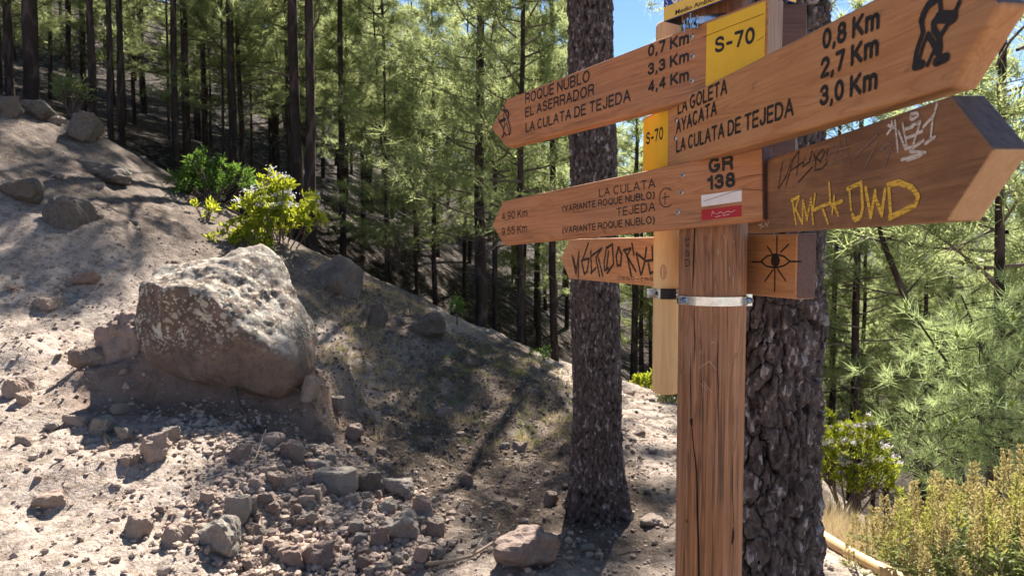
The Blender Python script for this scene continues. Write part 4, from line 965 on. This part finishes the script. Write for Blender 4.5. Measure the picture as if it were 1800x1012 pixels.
# ------------------------------------------------------------------ pine crowns
def crown(seed, H, cb, Lmax, nbr, ntuft, nneed, nl, nw, droop=.0, wood=.030, sparse=1.0):
    rg = np.random.default_rng(seed); tc = []; td = []; mb = MB()
    for i in range(nbr):
        t_ = (i+rg.uniform(0, 1))/nbr; z0 = cb+(H-cb)*t_; L = (Lmax*(1-t_)**.65*rg.uniform(.55, 1.1)+.25)
        az = i*2.39996+rg.uniform(-.6, .6); el = rg.uniform(-.15, .35)+.5*t_-droop
        d = np.array([math.cos(az)*math.cos(el), math.sin(az)*math.cos(el), math.sin(el)]); side = np.array([-math.sin(az), math.cos(az), 0])
        ps = [np.array([0, 0, z0])+d*L*q+np.array([0, 0, .22*L*q*q])+side*.12*L*math.sin(3*q+i) for q in (0, .35, .7, 1)]
        r_ = wood*(.35+.65*(1-t_)); mb.tube(ps, [r_, r_*.7, r_*.45, r_*.2], 4, 1, cap=False)
        nt = max(3, int(ntuft*L/Lmax*sparse))
        for k in range(nt):
            q = rg.uniform(.28, 1)**.75; j = min(2, int(q*3)); fr = q*3-j; p = ps[j]+(ps[j+1]-ps[j])*fr
            off = side*rg.normal(0, .16*L*(.4+q*.5)) + np.array([0, 0, rg.normal(.05, .08*L)])
            c = p+off; tc.append(c); dd = d*.7+side*rg.normal(0, .5)+np.array([0, 0, .55]); td.append(dd/np.linalg.norm(dd))
            if rg.uniform() < .4: mb.tube([p, p+off*.95], [r_*.3, r_*.12], 3, 1, cap=False)
    tc = np.array(tc); td = np.array(td); n = len(tc)
    C = np.repeat(tc, nneed, 0); Dm = np.repeat(td, nneed, 0); Dn = Dm*.55+rg.normal(0, .62, (n*nneed, 3)); C = C+rg.normal(0, nl*.12, C.shape)
    V, Fc = blades(C, Dn, nl, nw, rg); b = len(V)
    return V, Fc, mb
def crown_mesh(*a, **k):
    V, Fc, mb = crown(*a, **k); b = len(V); tri = [Fc]
    q = np.array(mb.F)+b; tri.append(q[:, [0, 1, 2]]) if q.shape[1] == 4 else None; tri.append(q[:, [0, 2, 3]])
    Fa = np.concatenate(tri); mi = np.concatenate([np.zeros(len(Fc), int), np.ones(len(Fa)-len(Fc), int)])
    return mesh('crown', np.concatenate([V, np.array(mb.V, float)]), Fa, False, mi)
def far_trunk(seed, H, r0, limbs=6, r1=.25, zl=(1.5, .75)):
    rg = np.random.default_rng(seed); mb = MB(); m = 22
    cx = np.cumsum(rg.normal(0, .012, m)); cy = np.cumsum(rg.normal(0, .012, m))
    mb.tube([(cx[i], cy[i], -.6+(H+.6)*i/(m-1)) for i in range(m)], [r0*(1.25 if i == 0 else 1)*(1-(1-r1)*i/(m-1))*rg.uniform(.94, 1.06) for i in range(m)], 10)
    for i in range(limbs):
        z = rg.uniform(zl[0], H*zl[1]); az = rg.uniform(0, 6.28); L = rg.uniform(.5, 1.9); d = np.array([math.cos(az), math.sin(az), rg.uniform(-.25, .35)]); p = np.array([0, 0, z])
        ps = [p, p+d*L*.5+rg.normal(0, .05, 3), p+d*L+rg.normal(0, .12, 3)]; mb.tube(ps, [.022, .014, .005], 4, 1, cap=False)
        q = ps[1]; mb.tube([q, q+rg.normal(0, .3, 3)], [.010, .003], 3, 1, cap=False)
    return mesh('trunk', mb.V, mb.F, True, mb.M)
NVAR = 7
crowns = []; trunks = []
for k in range(NVAR):
    # H = 12 m reference tree
    me = crown_mesh(300+k, 12.0, [3.2, 4.2, 2.6, 5.0, 3.6, 2.2, 4.6][k], [1.9, 1.7, 2.1, 1.8, 1.6, 2.0, 1.7][k], 50, 25, 16, .30, .018, droop=.05)
    me.materials.append(M['needle']); me.materials.append(M['twig']); crowns.append(me)
    me = far_trunk(400+k, 11.6, .10, 9); me.materials.append(M['bark_far']); me.materials.append(M['twig']); trunks.append(me)
hi_crown = crown_mesh(350, 14.0, 6.0, 2.2, 44, 26, 16, .30, .017); hi_crown.materials.append(M['needle']); hi_crown.materials.append(M['twig'])
hi_trunk = far_trunk(450, 13.6, .10, 10, zl=(2.5, .6)); hi_trunk.materials.append(M['bark_far']); hi_trunk.materials.append(M['twig'])
clean_trunk = far_trunk(470, 13.6, .10, 0); clean_trunk.materials.append(M['bark_far'])
def pine(x, y, dia, hs, k, label, group=None, cs=None, rz=None, lean=(0, 0), hi=False, name='pine_tree', nocrown=False, clean=False):
    z = float(hgt(x, y)[0]) - .05
    if shades(x, y, 12*hs, z): print('SHADES', label, round(x,2), round(y,2))
    root = empty(name, (x, y, z), (lean[0], lean[1], rng.uniform(0, 6.28) if rz is None else rz)); tag(root, label, 'tree', group)
    tr = bpy.data.objects.new('trunk', clean_trunk if clean else hi_trunk if hi else trunks[k]); COL.objects.link(tr); tr.parent = root; tr.scale = (dia/.2, dia/.2, hs)
    if not nocrown:
        cr = bpy.data.objects.new('crown', hi_crown if hi else crowns[k]); COL.objects.link(cr); cr.parent = root; c = cs or hs**.5; cr.scale = (c, c, hs)
    return root
LIT = [np.array(q) for q in [(2.1,3.0,.4),(2.4,3.2,.5),(2.5,5.5,.6),(-2.6,3.5,.15),(-3.2,4.3,.6),(-1.5,3.7,.2),(-2.1,5.5,1.5),(-1.0,4.0,.2),(-3.6,5.4,1.2),(4.5,6.2,1.0),(3.8,6.2,.6),(-4.2,7.2,2.),(.4,3.6,.1),(.7,8.2,0),(-3.2,8.9,1.6)]]
def shades(x, y, top, z, r=1.9):
    for q in LIT:
        h = (y-q[1])/(sdir.y/sdir.z)
        if h > 0 and q[2]+h < z+top+.5 and q[2]+h > z+2.2 and abs(q[0]+h*sdir.x/sdir.z-x) < r*(1-.6*max(0, (q[2]+h-z)/top-.3)): return True
    return False
def atpx(px, Y): d = ray(px, HZ); return d[0]/d[1]*Y
for px, Y, dia, hs, k, lab, hi, *cs_ in [
    (62,13,.27,1.15,0,'thick shaded pine trunk above the grey crest rock at far left',1),
    (10,14,.15,1.0,1,'slim pine at the very left edge of the wood',1),
    (31,15,.18,1.05,2,'pine just left of the thick far left trunk',1),
    (168,13,.14,1.0,3,'straight pine right of the rounded crest rock',1),
    (203,15,.13,1.0,4,'slim left pine of a close pair behind the crest rock',1),
    (222,15.5,.15,1.05,5,'right pine of a close pair behind the crest rock',1),
    (310,16,.16,1.0,6,'pine standing behind the left end of the dark green bush',1),
    (331,17,.19,1.05,0,'stout pine rising behind the middle of the dark green bush',1),
    (364,19,.16,1.0,1,'slim pine behind the right end of the dark green bush',1),
    (411,17,.19,1.0,2,'pine with a bare broken off dark stem above the green bush',1),
    (524,13,.21,1.15,3,'left one of the two tall dark trunks behind the flowering bush',1),
    (551,12.6,.19,1.15,4,'right one of the two tall dark trunks behind the flowering bush',1),
    (601,18,.17,1.0,5,'pine right of the two tall dark trunks',1),
    (640,20,.13,1.0,6,'slim pine above the tall leaning dark rock',1),
    (765,17,.14,.62,1,'short dark stemmed pine above the sunken flat rock',0),
    (846,12.5,.22,.76,5,'tall pine with bare side limbs left of the sign tips',0),
    (870,16,.13,1.0,0,'thin pine touching the tall one left of the sign tips',0),
    (915,11.6,.13,.78,0,'thin pine below the tip of the GR 138 board',0,.72),
    (945,19,.12,1.0,6,'very thin pine left of the near trunk',0),
    (978,13,.15,.80,3,'pine showing close beside the left of the near trunk',0,.5),
    (1115,15,.17,.55,4,'pine seen between the near trunk and the pale pole',0),
    (1131,17,.14,.5,0,'thinner pine beside the pale pole',0),
    (1475,14,.16,.8,2,'slim pine right of the big plated trunk',0),
    (1508,12.5,.20,.8,4,'dark trunked pine rising above the right flowering bush',0),
    (1572,18,.14,.8,6,'thin pine behind the long needled sapling',0),
    (1757,9,.16,1.05,1,'pine with dark bare branches near the right edge',0)]:
    pine(atpx(px, Y), Y, dia, hs, k, lab, hi=bool(hi), cs=cs_[0] if cs_ else None, lean=(rng.normal(0, .008), rng.normal(0, .008)))
# the wood beyond: every pine its own object; these have nothing to tell them apart
G = 'pines standing further back in the wood'
n = 0
while n < 50:
    px = rng.uniform(-120, 1080); Y = rng.uniform(17, 44); x = atpx(px, Y)
    if 680 < px < 1080 and (Y > 24 or rng.uniform() < .4): continue
    if 690 < px < 790 or px > 965: continue
    if shades(x, Y, 12., float(hgt(x, Y)[0])): continue
    pine(x, Y, rng.uniform(.11, .24), rng.uniform(.75, 1.15), int(rng.integers(NVAR)), 'tall slim pine far back in the left and middle wood', G, hi=rng.uniform() < .35, lean=(rng.normal(0, .015), rng.normal(0, .015))); n += 1
n = 0
while n < 40:
    px = rng.uniform(1120, 2050); Y = rng.uniform(13, 46); x = atpx(px, Y); hs = rng.uniform(.8, 1.25)*(.62 if 1400 < px < 1640 else 1)
    if px < 1240 or shades(x, Y, 12.5, float(hgt(x, Y)[0])): continue
    pine(x, Y, rng.uniform(.13, .24), hs, int(rng.integers(NVAR)), 'green pine down in the valley wood on the right', 'pines down in the right valley', lean=(rng.normal(0, .02), rng.normal(0, .02))); n += 1
n = 0
while n < 18:
    px = rng.uniform(-140, 640); Y = rng.uniform(26, 46); x = atpx(px, Y); k = int(rng.integers(NVAR))
    pine(x, Y, rng.uniform(.11, .20), rng.uniform(.5, .95), k, 'pine on the far rising slope of the left wood', 'pines on the far left slope', cs=rng.uniform(.9, 1.15), lean=(rng.normal(0, .03), rng.normal(0, .03))); n += 1
n = 0
while n < 24:
    px = rng.uniform(-60, 1040); Y = rng.uniform(14.5, 27); x = atpx(px, Y); hs = rng.uniform(.42, .68)*(.7 if px > 1040 else 1)
    if shades(x, Y, 12*hs, float(hgt(x, Y)[0]), 1.5): continue
    pine(x, Y, rng.uniform(.07, .11), hs, [0,2,5][n % 3], 'young bright green pine growing between the taller trunks', 'young pines under the tall ones', cs=rng.uniform(.62, .85), name='young_pine'); n += 1
n = 0
while n < 40:
    px = rng.uniform(540, 1010); Y = rng.uniform(18, 36); x = atpx(px, Y); hs = rng.uniform(.42, .70)
    if shades(x, Y, 12*hs, float(hgt(x, Y)[0]), 1.5): continue
    pine(x, Y, rng.uniform(.09, .17), hs, int(rng.integers(NVAR)), 'thin dark pine in the shaded middle wood', 'thin pines of the middle wood', cs=rng.uniform(.6, .8), hi=rng.uniform() < .6, lean=(rng.normal(0, .03), rng.normal(0, .03))); n += 1
n = 0
while n < 20:
    px = rng.uniform(1035, 1260); Y = rng.uniform(17, 42); x = atpx(px, Y); z_ = float(hgt(x, Y)[0]); hs = min(.8, (H0+Y*rng.uniform(.10, .19)-z_)/12)
    if hs < .25: continue
    pine(x, Y, rng.uniform(.09, .15), hs, int(rng.integers(NVAR)), 'short pine seen low between the near trunk and the thick one', 'short pines beyond the path', cs=rng.uniform(.6, .85), lean=(rng.normal(0, .03), rng.normal(0, .03))); n += 1
# unseen pines added so their crowns, above the frame, shade the slope
for x, y, hs, k in [(2.95,12.6,1.1,1), (1.37,12.5,1.1,2)]:
    pine(x, y, .2, hs, k, ['unseen pine added behind the signpost for its shade', 'unseen pine added behind the near trunk for its shade'][k-1], hi=True, cs=(.72, .52)[k-1], clean=True)
# leaning bare stem
mb = MB(); b0 = np.array([atpx(1700, 9.5), 9.5, 0]); b0[2] = float(hgt(b0[0], 9.5)[0]); pp = [P(1690,760,9.5), P(1632,620,9.6), P(1590,520,9.7), P(1552,425,9.8), P(1530,330,9.9)]
mb.tube([Vector(b0)*0] + [Vector(p-b0) for p in pp], [.06,.055,.05,.045,.035,.015], 8); 
for i in (2, 3, 4):
    q = Vector(pp[i-1]-b0)
    for s in (-1, 1): mb.tube([q, q+Vector((s*rng.uniform(.3, .8), rng.uniform(-.3, .3), rng.uniform(.1, .5)))], [.016, .004], 5)
lt = empty('leaning_tree', tuple(b0)); tag(lt, 'bare dark stem leaning left behind the long needled sapling', 'tree'); mb.build('trunk', M['bark_far'], lt)

# the two near pines
y1 = 4.58; x1 = (1056-CX)/F*y1; z1_ = float(hgt(x1, y1)[0])
p1 = tag(empty('pine_tree', (x1, y1, z1_)), 'near pine trunk left of the signpost casting its shadow toward the viewer', 'tree')
top1 = P(1037, 0, y1); bend1 = (top1[0]-x1)*12/(top1[2]-z1_)
m1 = bark_trunk(12.0, .150, .10, .085, 230, 480, 3.6, .042, 11, .012, (bend1, 0)); link('trunk', m1, M['bark'], p1)
y2 = 2.95; x2 = (1338-CX)/F*y2; z2_ = float(hgt(x2, y2)[0])
p2 = tag(empty('pine_tree', (x2, y2, z2_)), 'thick pine trunk with plated bark right behind the signpost', 'tree')
m2 = bark_trunk(13.0, .240, .16, .05, 460, 700, 3.2, .062, 23, .021, ((P(1345, 0, y2)[0]-x2)*13/(P(1345, 0, y2)[2]-z2_), 0)); link('trunk', m2, M['bark'], p2)
for rt, H, bend in ((p1, 12, bend1), (p2, 13, 0)):
    cr = bpy.data.objects.new('crown', hi_crown); COL.objects.link(cr); cr.parent = rt; cr.scale = (1.2, 1.2, H/13.6); cr.location = (bend*.7, 0, .4)

# long needled sapling on the right
rg = np.random.default_rng(51); sy = 6.6
def sap(px, py, Y=sy): return P(px, py, Y)
s0 = np.array([atpx(1745, sy+.5), sy+.5, 0]); s0[2] = float(hgt(s0[0], s0[1])[0])
sp_root = tag(empty('pine_sapling', tuple(s0)), 'bushy young pine with long pale needles at the right edge', 'tree')
mb = MB(); tc = []; td = []
main = [s0*1, sap(1745,900,sy+.5), sap(1752,760,sy+.5), sap(1757,560,sy+.45), sap(1760,400,sy+.4)]
mb.tube([Vector(p-s0) for p in main], [.075,.07,.065,.05,.03], 8)
for (ax, ay), (bx_, by_), yy in [((1752,720),(1610,560),6.0),((1752,700),(1560,640),6.3),((1755,640),(1690,520),6.2),((1752,680),(1830,560),6.2),((1750,780),(1590,720),6.2),((1750,800),(1640,790),6.0),((1752,760),(1850,700),6.1),
                                 ((1757,600),(1840,500),6.6),((1755,650),(1720,600),5.8),((1750,740),(1700,700),5.8),((1757,580),(1650,600),6.6),((1750,820),(1780,770),5.9),((1750,860),(1560,800),6.5),((1757,560),(1800,520),6.0)]:
    a = sap(ax, ay, sy+.45); b = sap(bx_, by_, yy); mid = (a+b)/2+np.array([0, 0, -.10]); ps = [a, mid, b]; mb.tube([Vector(p-s0) for p in ps], [.022,.015,.006], 5)
    for k in range(26):
        q = rg.uniform(.3, 1.0); c = a*(1-q)**2+2*q*(1-q)*mid+b*q*q; off = rg.normal(0, .17, 3)*np.array([1, 1, .6]); tc.append(c+off-s0); dd = (b-a)/np.linalg.norm(b-a)*.5+off*1.5+np.array([0, 0, .6]); td.append(dd/np.linalg.norm(dd)); 
        if k % 2: mb.tube([Vector(c-s0), Vector(c+off-s0)], [.006, .003], 4)
tc = np.array(tc); td = np.array(td); nn = 38
C = np.repeat(tc, nn, 0)+rg.normal(0, .02, (len(tc)*nn, 3)); Dn = np.repeat(td, nn, 0)*.75+rg.normal(0, .55, (len(tc)*nn, 3)); Dn[:,2] -= .15
V, Fc = blades(C, Dn, .155, .006, rg); link('crown', mesh('crown', V, Fc), M['needle_near'], sp_root); mb.build('trunk', M['bark_far'], sp_root)
for i in range(0, len(tc), 9):
    c = tc[i]; d = td[i]; buds = MB(); buds.tube([c, c+d*.05, c+d*.09], [.012, .010, .003], 6); buds.build('bud', M['leaf'], sp_root)

# ------------------------------------------------------------------ bushes
def bush(name, loc, rx, ry, rz_, nros, nleaf, L, w, mat, label, flowers=0, seed=0, shape=None, flw=.016, stems=14, cat='bush', dead=0):
    rg = np.random.default_rng(seed); root = tag(empty(name, loc), label, cat); mb = MB(); C = []; Dd = []; FC = []
    for i in range(nros):
        az = rg.uniform(0, 6.28); v = rg.uniform(-.25, 1); rr = math.sqrt(max(0, 1-v*v))*rg.uniform(.72, 1.06); lump = 1+.25*math.sin(az*3+seed)+.15*math.sin(az*5+v*6)
        c = np.array([rx*rr*math.cos(az)*lump, ry*rr*math.sin(az)*lump, rz_*(.52+.46*v*rg.uniform(.8, 1.08)*lump)])
        if shape is not None: c = shape(c)
        out = c-np.array([0, 0, rz_*.3]); out = out/np.linalg.norm(out)+np.array([0, 0, .5])
        for j in range(nleaf):
            d = out*.5+rg.normal(0, .6, 3); C.append(c+rg.normal(0, L*.25, 3)); Dd.append(d)
        if flowers and v > .15 and rg.uniform() < flowers:
            fc = c+out/np.linalg.norm(out)*L*1.0
            for j in range(26): FC.append(fc+rg.normal(0, L*.34, 3)*np.array([1, 1, .6]))
        if i % max(1, nros//stems) == 0:
            b0_ = np.array([rg.normal(0, rx*.12), rg.normal(0, ry*.12), -.05]); mid = (b0_+c)/2+rg.normal(0, .06*rx, 3); mb.tube([b0_, mid, c], [.011, .008, .004], 5)
            for q in range(3): mb.tube([mid, mid+(c-mid)*.7+rg.normal(0, .2*rx, 3)], [.006, .002], 4)
    V, Fc = leafs(np.array(C), np.array(Dd), L, w, rg); link('foliage', mesh('foliage', V, Fc), M[mat], root)
    if mb.V: mb.build('stems', M['twig'], root)
    if FC:
        FC = np.array(FC); V, Fc = leafs(FC, rg.normal(size=FC.shape)+[0, 0, .6], flw, flw*.9, rg); link('flowers', mesh('flowers', V, Fc), M['flower'], root)
    return root
def bush_px(px, pybase, Y, pw, ph, **k):
    x = atpx(px, Y); z = P(px, pybase, Y)[2]; s = Y/F
    return bush("bush", (x, Y, z), pw*s/2, pw*s*.45, ph*s, **k)
bush_px(372, 372, 10.2, 112, 92, nros=170, nleaf=13, L=.085, w=.026, mat='leaf_green', label='dark green dome shaped bush left of the flowering one', seed=1)
bush_px(490, 455, 8.9, 118, 128, nros=170, nleaf=13, L=.085, w=.030, mat='leaf', label='yellow green bush with lilac flower heads behind the boulder', flowers=.30, seed=2, flw=.022)
bush_px(432, 470, 8.6, 90, 78, nros=60, nleaf=11, L=.085, w=.030, mat='leaf', label='low open yellow green bush at the left foot of the flowering one', seed=3)
bush_px(362, 392, 9.0, 28, 34, nros=5, nleaf=13, L=.10, w=.032, mat='leaf', label='single bright rosette of leaves below the dark green bush', seed=4, stems=3)
bush_px(1500, 915, 5.6, 150, 185, nros=420, nleaf=13, L=.042, w=.013, mat='leaf', label='yellow green bush with white flowers right of the thick trunk', flowers=.22, seed=5, flw=.014)
bush_px(1140, 700, 9.0, 46, 40, nros=40, nleaf=11, L=.07, w=.024, mat='leaf', label='small yellow green bush at the far bend of the path', seed=6)
bush_px(1180, 760, 7.6, 44, 80, nros=70, nleaf=11, L=.06, w=.012, mat='leaf_dull', label='dark narrow bush at the path side behind the pale pole', seed=7)
bush_px(802, 572, 8.9, 26, 44, nros=14, nleaf=12, L=.08, w=.016, mat='leaf_green', label='small green shoot at the edge of the bank before the trunks', seed=8, stems=2)
bush_px(945, 650, 9.2, 36, 40, nros=16, nleaf=10, L=.08, w=.016, mat='leaf_green', label='small green shoot on the bank beside the near trunk', seed=9, stems=2)
bush_px(580, 545, 8.2, 18, 14, nros=5, nleaf=10, L=.06, w=.020, mat='leaf', label='tiny bright weed below the tall leaning rock', seed=10, stems=1)
bush_px(130, 200, 12.5, 60, 60, nros=60, nleaf=12, L=.10, w=.02, mat='leaf_dull', label='pale shrub behind the rounded crest rock', seed=12)
bush_px(700, 470, 14, 110, 80, nros=90, nleaf=12, L=.10, w=.02, mat='leaf_dull', label='dull undergrowth shrub among the trunks beyond the bank', seed=13)

# seed-spike bush in the right foreground
rg = np.random.default_rng(77); ex, ey = 2.36, 3.1; ez = float(hgt(ex, ey)[0])
er = tag(empty('bush', (ex, ey, ez)), 'bush of upright tan and yellow seed spikes in the right foreground corner', 'bush')
C = []; Dd = []; mb = MB(); SC = [[], []]; SD = [[], []]; spots = []
tries = 0
while len(spots) < 150 and tries < 5000:
    tries += 1
    x, y = rg.uniform(-.66, .75), rg.uniform(-.40, .65)
    if any((x-a)**2+(y-b)**2 < .068**2 for a, b in spots): continue
    spots.append((x, y))
for x, y in spots:
    r2 = (x/.75)**2+(y/.65)**2; zt = .70-.26*r2+rg.normal(0, .05)+.10*(x > 0); b0_ = np.array([x*.35, y*.35, 0]); tp = np.array([x, y, zt]); 
    hs_ = rg.uniform(.10, .19); mid = (b0_+tp)/2+rg.normal(0, .03, 3); mb.tube([b0_, mid, tp-[0, 0, hs_], tp], [.006, .005, .003, .001], 5)
    lean = rg.normal(0, .10, 2); ye = 1 if (rg.uniform() < .42 and y < .25) else 0
    m_ = int(150*hs_/.15)
    for j in range(m_):
        q = rg.uniform(0, 1); rad = .024*(1-q*.75)+.004; a = rg.uniform(0, 6.28); p = tp+np.array([lean[0]*hs_*q+rad*math.cos(a)*rg.uniform(.6, 1), lean[1]*hs_*q+rad*math.sin(a)*rg.uniform(.6, 1), -hs_+hs_*1.08*q])
        SC[ye].append(p); SD[ye].append([math.cos(a), math.sin(a), .9])
    for j in range(64):
        q = rg.uniform(.40, 1.0); p = b0_*(1-q)**2+2*q*(1-q)*mid+(tp-[0, 0, hs_])*q*q; a = rg.uniform(0, 6.28); C.append(p); Dd.append([math.cos(a), math.sin(a), rg.uniform(.1, .9)])
V, Fc = leafs(np.array(C), np.array(Dd), .075, .010, rg); link('foliage', mesh('foliage', V, Fc), M['leaf_dull'], er)
for q, (m_, lab) in enumerate((('spike', 'dry tan seed spikes'), ('spike_yellow', 'yellow seed spikes'))):
    V, Fc = leafs(np.array(SC[q]), np.array(SD[q]), .020, .010, rg); o = link('seed_spikes', mesh('seed_spikes', V, Fc), M[m_], er); o['label'] = lab
mb.build('stems', M['twig_pale'], er)

# ------------------------------------------------------------------ log edging, dead branch, twigs
a = ground_at(1447, 945); b = ground_at(1600, 1040, 2.2); dv = b-a; L = float(np.linalg.norm(dv)); lm = MB(); m_ = 14
lm.tube([(q*(L+.6)-.35, .006*math.sin(q*9), 0) for q in np.linspace(0, 1, m_)], [.036+.003*math.sin(q*7) for q in range(m_)], 16)
lg = lm.build('log', M['log'], None, tuple(a+[0, 0, .028]), (0, -math.asin(dv[2]/L), math.atan2(dv[1], dv[0])), True); tag(lg, 'peeled round log edging the path at the lower right', 'log')
def stick(pts, r, mat, label, name='branch', group=None, forks=()):
    ps = [ground_at(*p)+[0, 0, r*1.2+h] for p, h in pts]; mb = MB(); o = ps[0]; mb.tube([Vector(p-o) for p in ps], [r*(1-.5*i/len(ps)) for i in range(len(ps))], 7)
    for i, d in forks: mb.tube([Vector(ps[i]-o), Vector(ps[i]-o)+Vector(d)], [r*.6, r*.2], 5)
    ob = mb.build(name, M[mat], None, tuple(o), (0, 0, 0), True); tag(ob, label, 'branch', group)
stick([((748,1003),0),((790,1008),.01),((830,1002),.0),((868,990),.02)], .011, 'twig_pale', 'dead pale branch lying against the flat topped foreground rock', forks=[(2, (.05, .05, .07)), (3, (.03, .03, .09))])
stick([((405,690),.1),((420,735),.02),((450,770),.01),((500,790),0)], .016, 'twig', 'dark dead branch propped against the foot of the boulder', forks=[(2, (.1, -.05, .02))])
stick([((436,842),0),((452,818),.03),((468,786),.09)], .004, 'twig_pale', 'thin straw twig sticking up beside the heap', name='twig')
stick([((190,800),0),((182,772),.01),((196,790),.0)], .010, 'twig_pale', 'short bleached stick beside the boulder shadow', name='twig')
for i in range(26):
    px, py = rng.uniform(380, 1180), rng.uniform(700, 1005); q = rng.uniform(-40, 40)
    stick([((px, py),0),((px+q*.5, py+rng.uniform(-8, 8)),.004),((px+q, py+rng.uniform(-14, 14)),.002)], rng.uniform(.0025, .005), ['twig_pale','twig'][i % 2], 'thin dry twig lying on the slope', name='twig', group='dry twigs on the ground')

# distant ridge across the valley
xs = np.linspace(-250, 420, 90); rows = []
for i, (yy, hz) in enumerate([(330, -60), (380, -12), (430, 1.0), (470, -6)]):
    nn_ = fbm(np.stack([xs*.012, xs*0+i*.3, xs*0], 1), 4, 71); rows.append(np.stack([xs, np.full_like(xs, yy)+nn_*12, hz+(nn_*16+ (xs-120)*.05+6)*(i > 0)], 1))
V = np.concatenate(rows); ii = np.arange(len(V)).reshape(4, -1); Fc = np.stack([ii[:-1,:-1].ravel(), ii[:-1,1:].ravel(), ii[1:,1:].ravel(), ii[1:,:-1].ravel()], 1)
t = NT('far_ridge'); nzz = t.noise(t.coord(), .06, 6, .7); M['ridge'] = t.done(t.mix(nzz, (.10,.12,.12), (.20,.21,.20)), 1.0, spec=0)  # pale grey-blue puts distance haze into the ridge colour
rd = link('hills', mesh('hills', V, Fc, True), M['ridge']); rd['kind'] = 'structure'; rd['label'] = 'grey blue ridge far across the valley'
